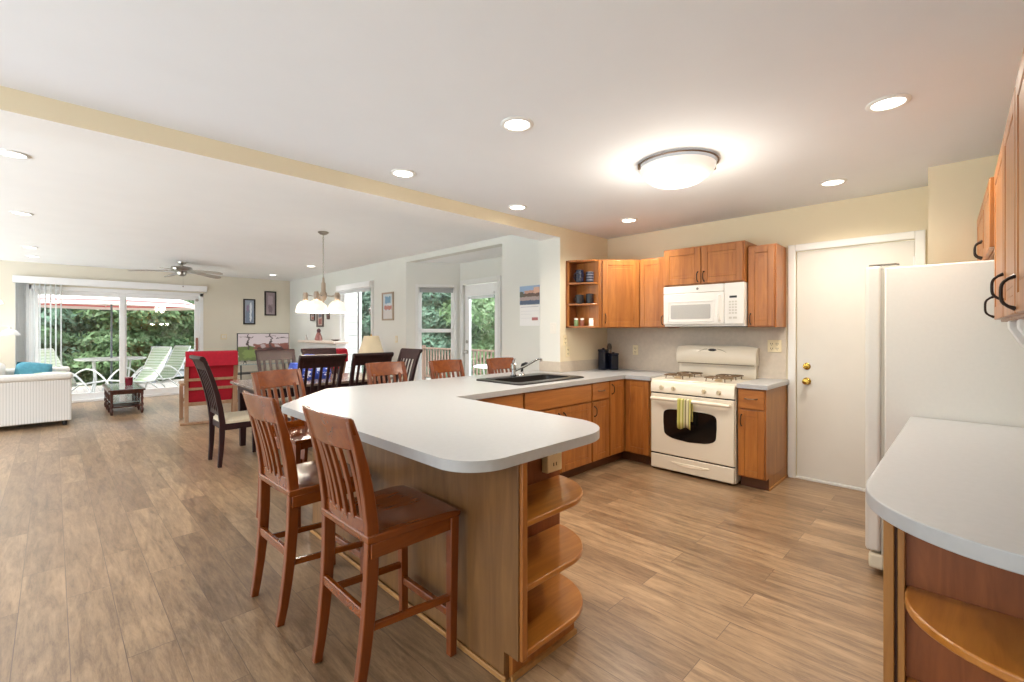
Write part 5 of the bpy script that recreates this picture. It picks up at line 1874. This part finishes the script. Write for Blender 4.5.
# ================================================================== OUTSIDE
dk = MB().box(-2.6, 12, YB + 0.15, 17.5, -0.30, -0.15).build('deck', M['deck'], smooth=False)
struct(dk)
dk2 = MB().box(XL + 0.14, 8.2, 2.0, YB + 0.15, -0.30, -0.152).build('deck', M['deck'], smooth=False)
struct(dk2)
struct(MB().box(-25, 45, 12.5, 60, -0.9, -0.8).build('ground_lawn', M['lawn'], smooth=False))


def make_patio(label):
    t = thing('patio_chair', label, 'chair', (0, 0, 0))
    # faces +y
    m = MB()
    m.ribbon([(0.30, 0.42), (0.0, 0.37), (-0.22, 0.38), (-0.40, 0.62), (-0.62, 1.10)], 0.016, -0.25, 0.25)
    m.build('sling', M['sling'], t)
    for s in (-1, 1):
        x = s * 0.265
        m = MB()
        m.tube([(x, 0.32, 0.43), (x, 0.0, 0.38), (x, -0.22, 0.39), (x, -0.40, 0.63), (x, -0.63, 1.12)], 0.016, 8)
        m.build('side_rail', M['white_metal'], t)
        m = MB()
        a = [(x + s * 0.05, 0.42 - 0.80 * i / 14, 0.12 + 0.56 * math.sin(PI * (0.06 + 0.80 * i / 14)) ** 0.8) for i in range(15)]
        m.tube([(x + s * 0.05, 0.44, 0.0)] + a, 0.017, 8)
        m.build('arm', M['white_metal'], t)
        m = MB()
        m.tube([(x, -0.10, 0.38), (x, -0.34, 0.18), (x, -0.46, 0.0)], 0.016, 8)
        m.build('leg', M['white_metal'], t)
    m = MB()
    m.tube([(-0.265, -0.63, 1.12), (0.265, -0.63, 1.12)], 0.016, 8)
    m.tube([(-0.265, 0.32, 0.43), (0.265, 0.32, 0.43)], 0.016, 8)
    m.build('cross_bar', M['white_metal'], t)
    return t


pc = make_patio('white patio lounge chair left of the deck table, seen through the door')
pc.location = (0.36, 13.1, -0.15)
pc.rotation_euler = (0, 0, -PI / 2 - 0.6)
dup(pc, (1.28, 13.1, -0.15), PI / 2 + 0.55, 'white patio lounge chair right of the deck table, nearer of the two')
dup(pc, (1.72, 13.6, -0.15), PI / 2 + 0.45, 'white patio lounge chair with green striped sling, farther right on the deck')
ptb = thing('patio_table', 'white oval patio table on the deck with the umbrella pole through it', 'table', (0.98, 14.4, -0.15))
MB().lathe([(0.03, 0.82), (0.62, 0.82), (0.65, 0.84), (0.65, 0.86), (0.03, 0.865)], n=40).build('tabletop', M['white_metal'], ptb)
for i in range(4):
    a = PI / 4 + i * PI / 2
    MB().tube([(0.45 * math.cos(a), 0.45 * math.sin(a), 0.82), (0.40 * math.cos(a), 0.40 * math.sin(a), 0.4), (0.48 * math.cos(a), 0.48 * math.sin(a), 0.0)], 0.018, 8).build('leg', M['white_metal'], ptb)
um = thing('patio_umbrella', 'red and white striped patio umbrella over the deck table', 'umbrella', (0.98, 14.4, -0.15))
MB().lathe([(0, 0), (0.25, 0), (0.25, 0.05), (0.06, 0.09), (0, 0.09)], n=24).build('base', M['black'], um)
MB().cyl((0, 0, 0.05), (0, 0, 2.72), 0.02).build('pole', plain('pole_grey', (96, 104, 110), 0.5), um)
m = MB()
n = 8
secs = []
for (r, z) in ((1.75, 2.06), (1.72, 2.16), (1.2, 2.36), (0.6, 2.56), (0.02, 2.72)):
    secs.append([(r * math.cos(2 * PI * k / (n * 2)) * (1 if k % 2 == 0 else 0.955), r * math.sin(2 * PI * k / (n * 2)) * (1 if k % 2 == 0 else 0.955), z) for k in range(n * 2)])
m.loft(secs, cap=False)
cpo = m.build('canopy', M['canopy'], um, smooth=False)
for k in range(8):
    a = 2 * PI * k / 8
    MB().tube([(0.03 * math.cos(a), 0.03 * math.sin(a), 2.70), (1.7 * math.cos(a), 1.7 * math.sin(a), 2.14)], 0.008, 6).build('rib', M['white_metal'], um)

# railings
rl = thing('deck_fence', 'grey horizontal board fence at the far edge of the deck, right of the chairs', 'fence', (2.6, 16.6, -0.15))
m = MB()
for z in (0.15, 0.36, 0.57, 0.78):
    m.box(-0.6, 5.0, 0, 0.03, z, z + 0.17)
m.build('board', M['rail_grey'], rl)
for x in (-0.55, 0.8, 2.1, 3.5, 4.9):
    MB().box(x - 0.05, x + 0.05, 0.03, 0.13, 0, 1.05).build('post', M['rail_grey'], rl)


def railing(label, a, b, mat, h=1.0):
    a, b = Vector(a), Vector(b)
    L = (b - a).length
    d = (b - a).normalized()
    t = thing('deck_railing', label, 'railing', (a.x, a.y, -0.15), math.atan2(d.y, d.x))
    MB().box(0, L, -0.05, 0.05, h - 0.04, h).build('top_rail', mat, t)
    MB().box(0, L, -0.02, 0.02, 0.10, 0.15).build('bottom_rail', mat, t)
    k = int(L / 0.14)
    m = MB()
    for i in range(1, k):
        x = L * i / k
        m.box(x - 0.018, x + 0.018, -0.018, 0.018, 0.12, h - 0.04)
    m.build('baluster', mat, t)
    for x in (0.05, L / 2, L - 0.05):
        MB().box(x - 0.045, x + 0.045, -0.045, 0.045, 0.0, h + 0.06).build('post', mat, t)


railing('brown wooden deck railing seen through the bay window', (8.1, 8.3), (8.1, 12.0), M['rail_wood'], 1.0)
railing('grey deck railing seen through the glass bay door', (8.1, 3.5), (8.1, 8.2), M['rail_grey'], 1.15)
pt2 = thing('patio_table', 'white patio table outside the glass bay door', 'table', (6.9, 7.4, -0.15))
MB().lathe([(0, 0.70), (0.45, 0.70), (0.5, 0.72), (0.48, 0.74), (0, 0.76)], n=32).build('tabletop', M['white_metal'], pt2)
for i in range(3):
    a = i * 2 * PI / 3
    MB().tube([(0.3 * math.cos(a), 0.3 * math.sin(a), 0.70), (0.25 * math.cos(a), 0.25 * math.sin(a), 0.4), (0.4 * math.cos(a), 0.4 * math.sin(a), 0)], 0.018, 8).build('leg', M['white_metal'], pt2)


# trees
def foliage_mesh(name, seed, h, r, kind, n, size, mat):
    rg_ = np.random.default_rng(seed)
    P, F = [], []
    z = rg_.uniform(0, 1, n)
    if kind == 'cone':
        z = 1 - np.sqrt(rg_.uniform(0, 1, n))
        lay = 0.72 + 0.28 * np.abs(np.sin(z * 22))
        rad = (1 - z) ** 0.8 * r * np.sqrt(rg_.uniform(0.35, 1.0, n)) * lay
        zz_ = 0.06 * h + z * h * 0.94
    else:
        th = np.arccos(rg_.uniform(-1, 1, n))
        k = rg_.uniform(0.6, 1.0, n) ** 0.5
        rad = np.sin(th) * r * k * (0.85 + 0.15 * np.sin(th * 9 + rg_.uniform(0, 1, n)))
        zz_ = h * 0.52 + np.cos(th) * h * 0.48 * k
    a = rg_.uniform(0, 2 * PI, n)
    cx, cy = rad * np.cos(a), rad * np.sin(a)
    s = size * rg_.uniform(0.5, 1.3, n)
    # leaf normals mostly outward and up
    nx_ = np.cos(a) * 0.6 + rg_.normal(0, 0.5, n)
    ny_ = np.sin(a) * 0.6 + rg_.normal(0, 0.5, n)
    nz_ = 0.5 + rg_.normal(0, 0.5, n)
    N = np.stack([nx_, ny_, nz_], 1)
    N /= np.linalg.norm(N, axis=1)[:, None]
    R = rg_.normal(0, 1, (n, 3))
    U = np.cross(N, R)
    U /= np.linalg.norm(U, axis=1)[:, None]
    V = np.cross(N, U)
    C = np.stack([cx, cy, zz_], 1)
    q = np.empty((n, 4, 3))
    q[:, 0] = C - U * s[:, None]
    q[:, 1] = C - V * s[:, None] * 0.45
    q[:, 2] = C + U * s[:, None]
    q[:, 3] = C + V * s[:, None] * 0.45
    verts = q.reshape(-1, 3)
    me = bpy.data.meshes.new(name)
    me.from_pydata([tuple(v) for v in verts.tolist()], [], [(4 * i, 4 * i + 1, 4 * i + 2, 4 * i + 3) for i in range(n)])
    me.materials.append(mat)
    return me


TREE = {}


def tree(name, label, loc, h, r, kind, mat, seed, n=9000, size=0.10, rot=0.0):
    t = thing(name, label, 'tree', (loc[0], loc[1], -0.8), rot)
    MB().tube([(0, 0, 0), (0.03, 0.02, h * 0.4), (0, 0, h * 0.85)], [0.16, 0.11, 0.04], 8).build('trunk', M['bark'], t)
    o = bpy.data.objects.new('foliage', foliage_mesh('foliage', seed, h, r, kind, n, size, mat))
    COL.objects.link(o)
    o.parent = t
    return t


tree('evergreen_tree', 'dark evergreen tree beyond the deck, behind the left sliding panel', (0.2, 19.5), 6.5, 2.4, 'cone', M['leaf3'], 1, 20000)
tree('evergreen_tree', 'blue-green evergreen tree beyond the deck, in the middle of the left sliding panel', (-1.6, 21.0), 7.0, 2.6, 'cone', M['leaf3'], 2, 20000)
tree('leafy_tree', 'bright green leafy tree beyond the deck, behind the right sliding panel', (2.2, 18.8), 5.2, 2.1, 'ball', M['leaf2'], 3, 20000)
tree('evergreen_tree', 'dark evergreen tree at the right side of the sliding door view', (4.2, 20.5), 7.0, 2.6, 'cone', M['leaf1'], 4, 20000)
tree('leafy_tree', 'large leafy tree far behind the umbrella', (1.2, 24.0), 8.0, 4.0, 'ball', M['leaf1'], 5, 22000, 0.16)
tree('leafy_tree', 'broad leafy tree farthest left through the sliding door', (-4.0, 25.0), 8.0, 4.2, 'ball', M['leaf1'], 6, 20000, 0.18)
tree('shrub', 'low green shrub at the deck edge behind the patio chairs', (1.4, 18.0), 2.3, 1.5, 'ball', M['leaf2'], 7, 9000, 0.09)
tree('shrub', 'low dark shrub at the deck edge behind the left patio chair', (-0.6, 18.2), 2.4, 1.5, 'ball', M['leaf1'], 8, 9000, 0.09)
tree('evergreen_tree', 'evergreen tree seen through the bay window', (9.6, 13.6), 6.5, 2.0, 'cone', M['leaf3'], 9, 18000)
tree('leafy_tree', 'leafy tree seen through the glass bay door', (11.0, 11.6), 5.0, 2.2, 'ball', M['leaf2'], 10, 18000)
tree('evergreen_tree', 'tall evergreen farther behind the glass bay door', (13.5, 16.0), 8.0, 3.0, 'cone', M['leaf1'], 11, 18000, 0.14)
tree('evergreen_tree', 'evergreen tree seen through the side window beyond the siding', (7.6, 15.2), 6.0, 1.7, 'cone', M['leaf3'], 12, 16000)

# groups for repeated things
GROUPS = {'bar_stool': 'cherry bar stools around the peninsula', 'dining_chair': 'dark chairs around the dining table',
          'patio_chair': 'patio lounge chairs on the deck', 'mug': 'mugs on the open shelves', 'spice_jar': 'spice jars on the bottom open shelf',
          'canister': 'dark blue canisters in the counter corner', 'lounge_chair': 'red lounge chairs in the living room',
          'wall_outlet': 'almond wall outlets', 'light_switch': 'wall switch plates', 'picture_frame': 'framed pictures on the walls',
          'wall_cabinet': 'maple wall cabinets', 'base_cabinet': 'maple base cabinets', 'countertop': 'pale laminate countertops',
          'backsplash': 'grey backsplash pieces', 'throw_pillow': 'pillows on the loveseat', 'evergreen_tree': 'trees beyond the deck',
          'leafy_tree': 'trees beyond the deck', 'shrub': 'shrubs at the deck edge', 'deck_railing': 'deck railings outside the bay'}
for o in list(bpy.data.objects):
    if o.parent is None and o.get('label'):
        base = o.name.split('.')[0]
        if base in GROUPS:
            o['group'] = GROUPS[base]
        elif base == 'recessed_light':
            o['group'] = 'recessed lights in the living room ceiling' if 'living room' in o['label'] else 'recessed lights in the kitchen ceiling'
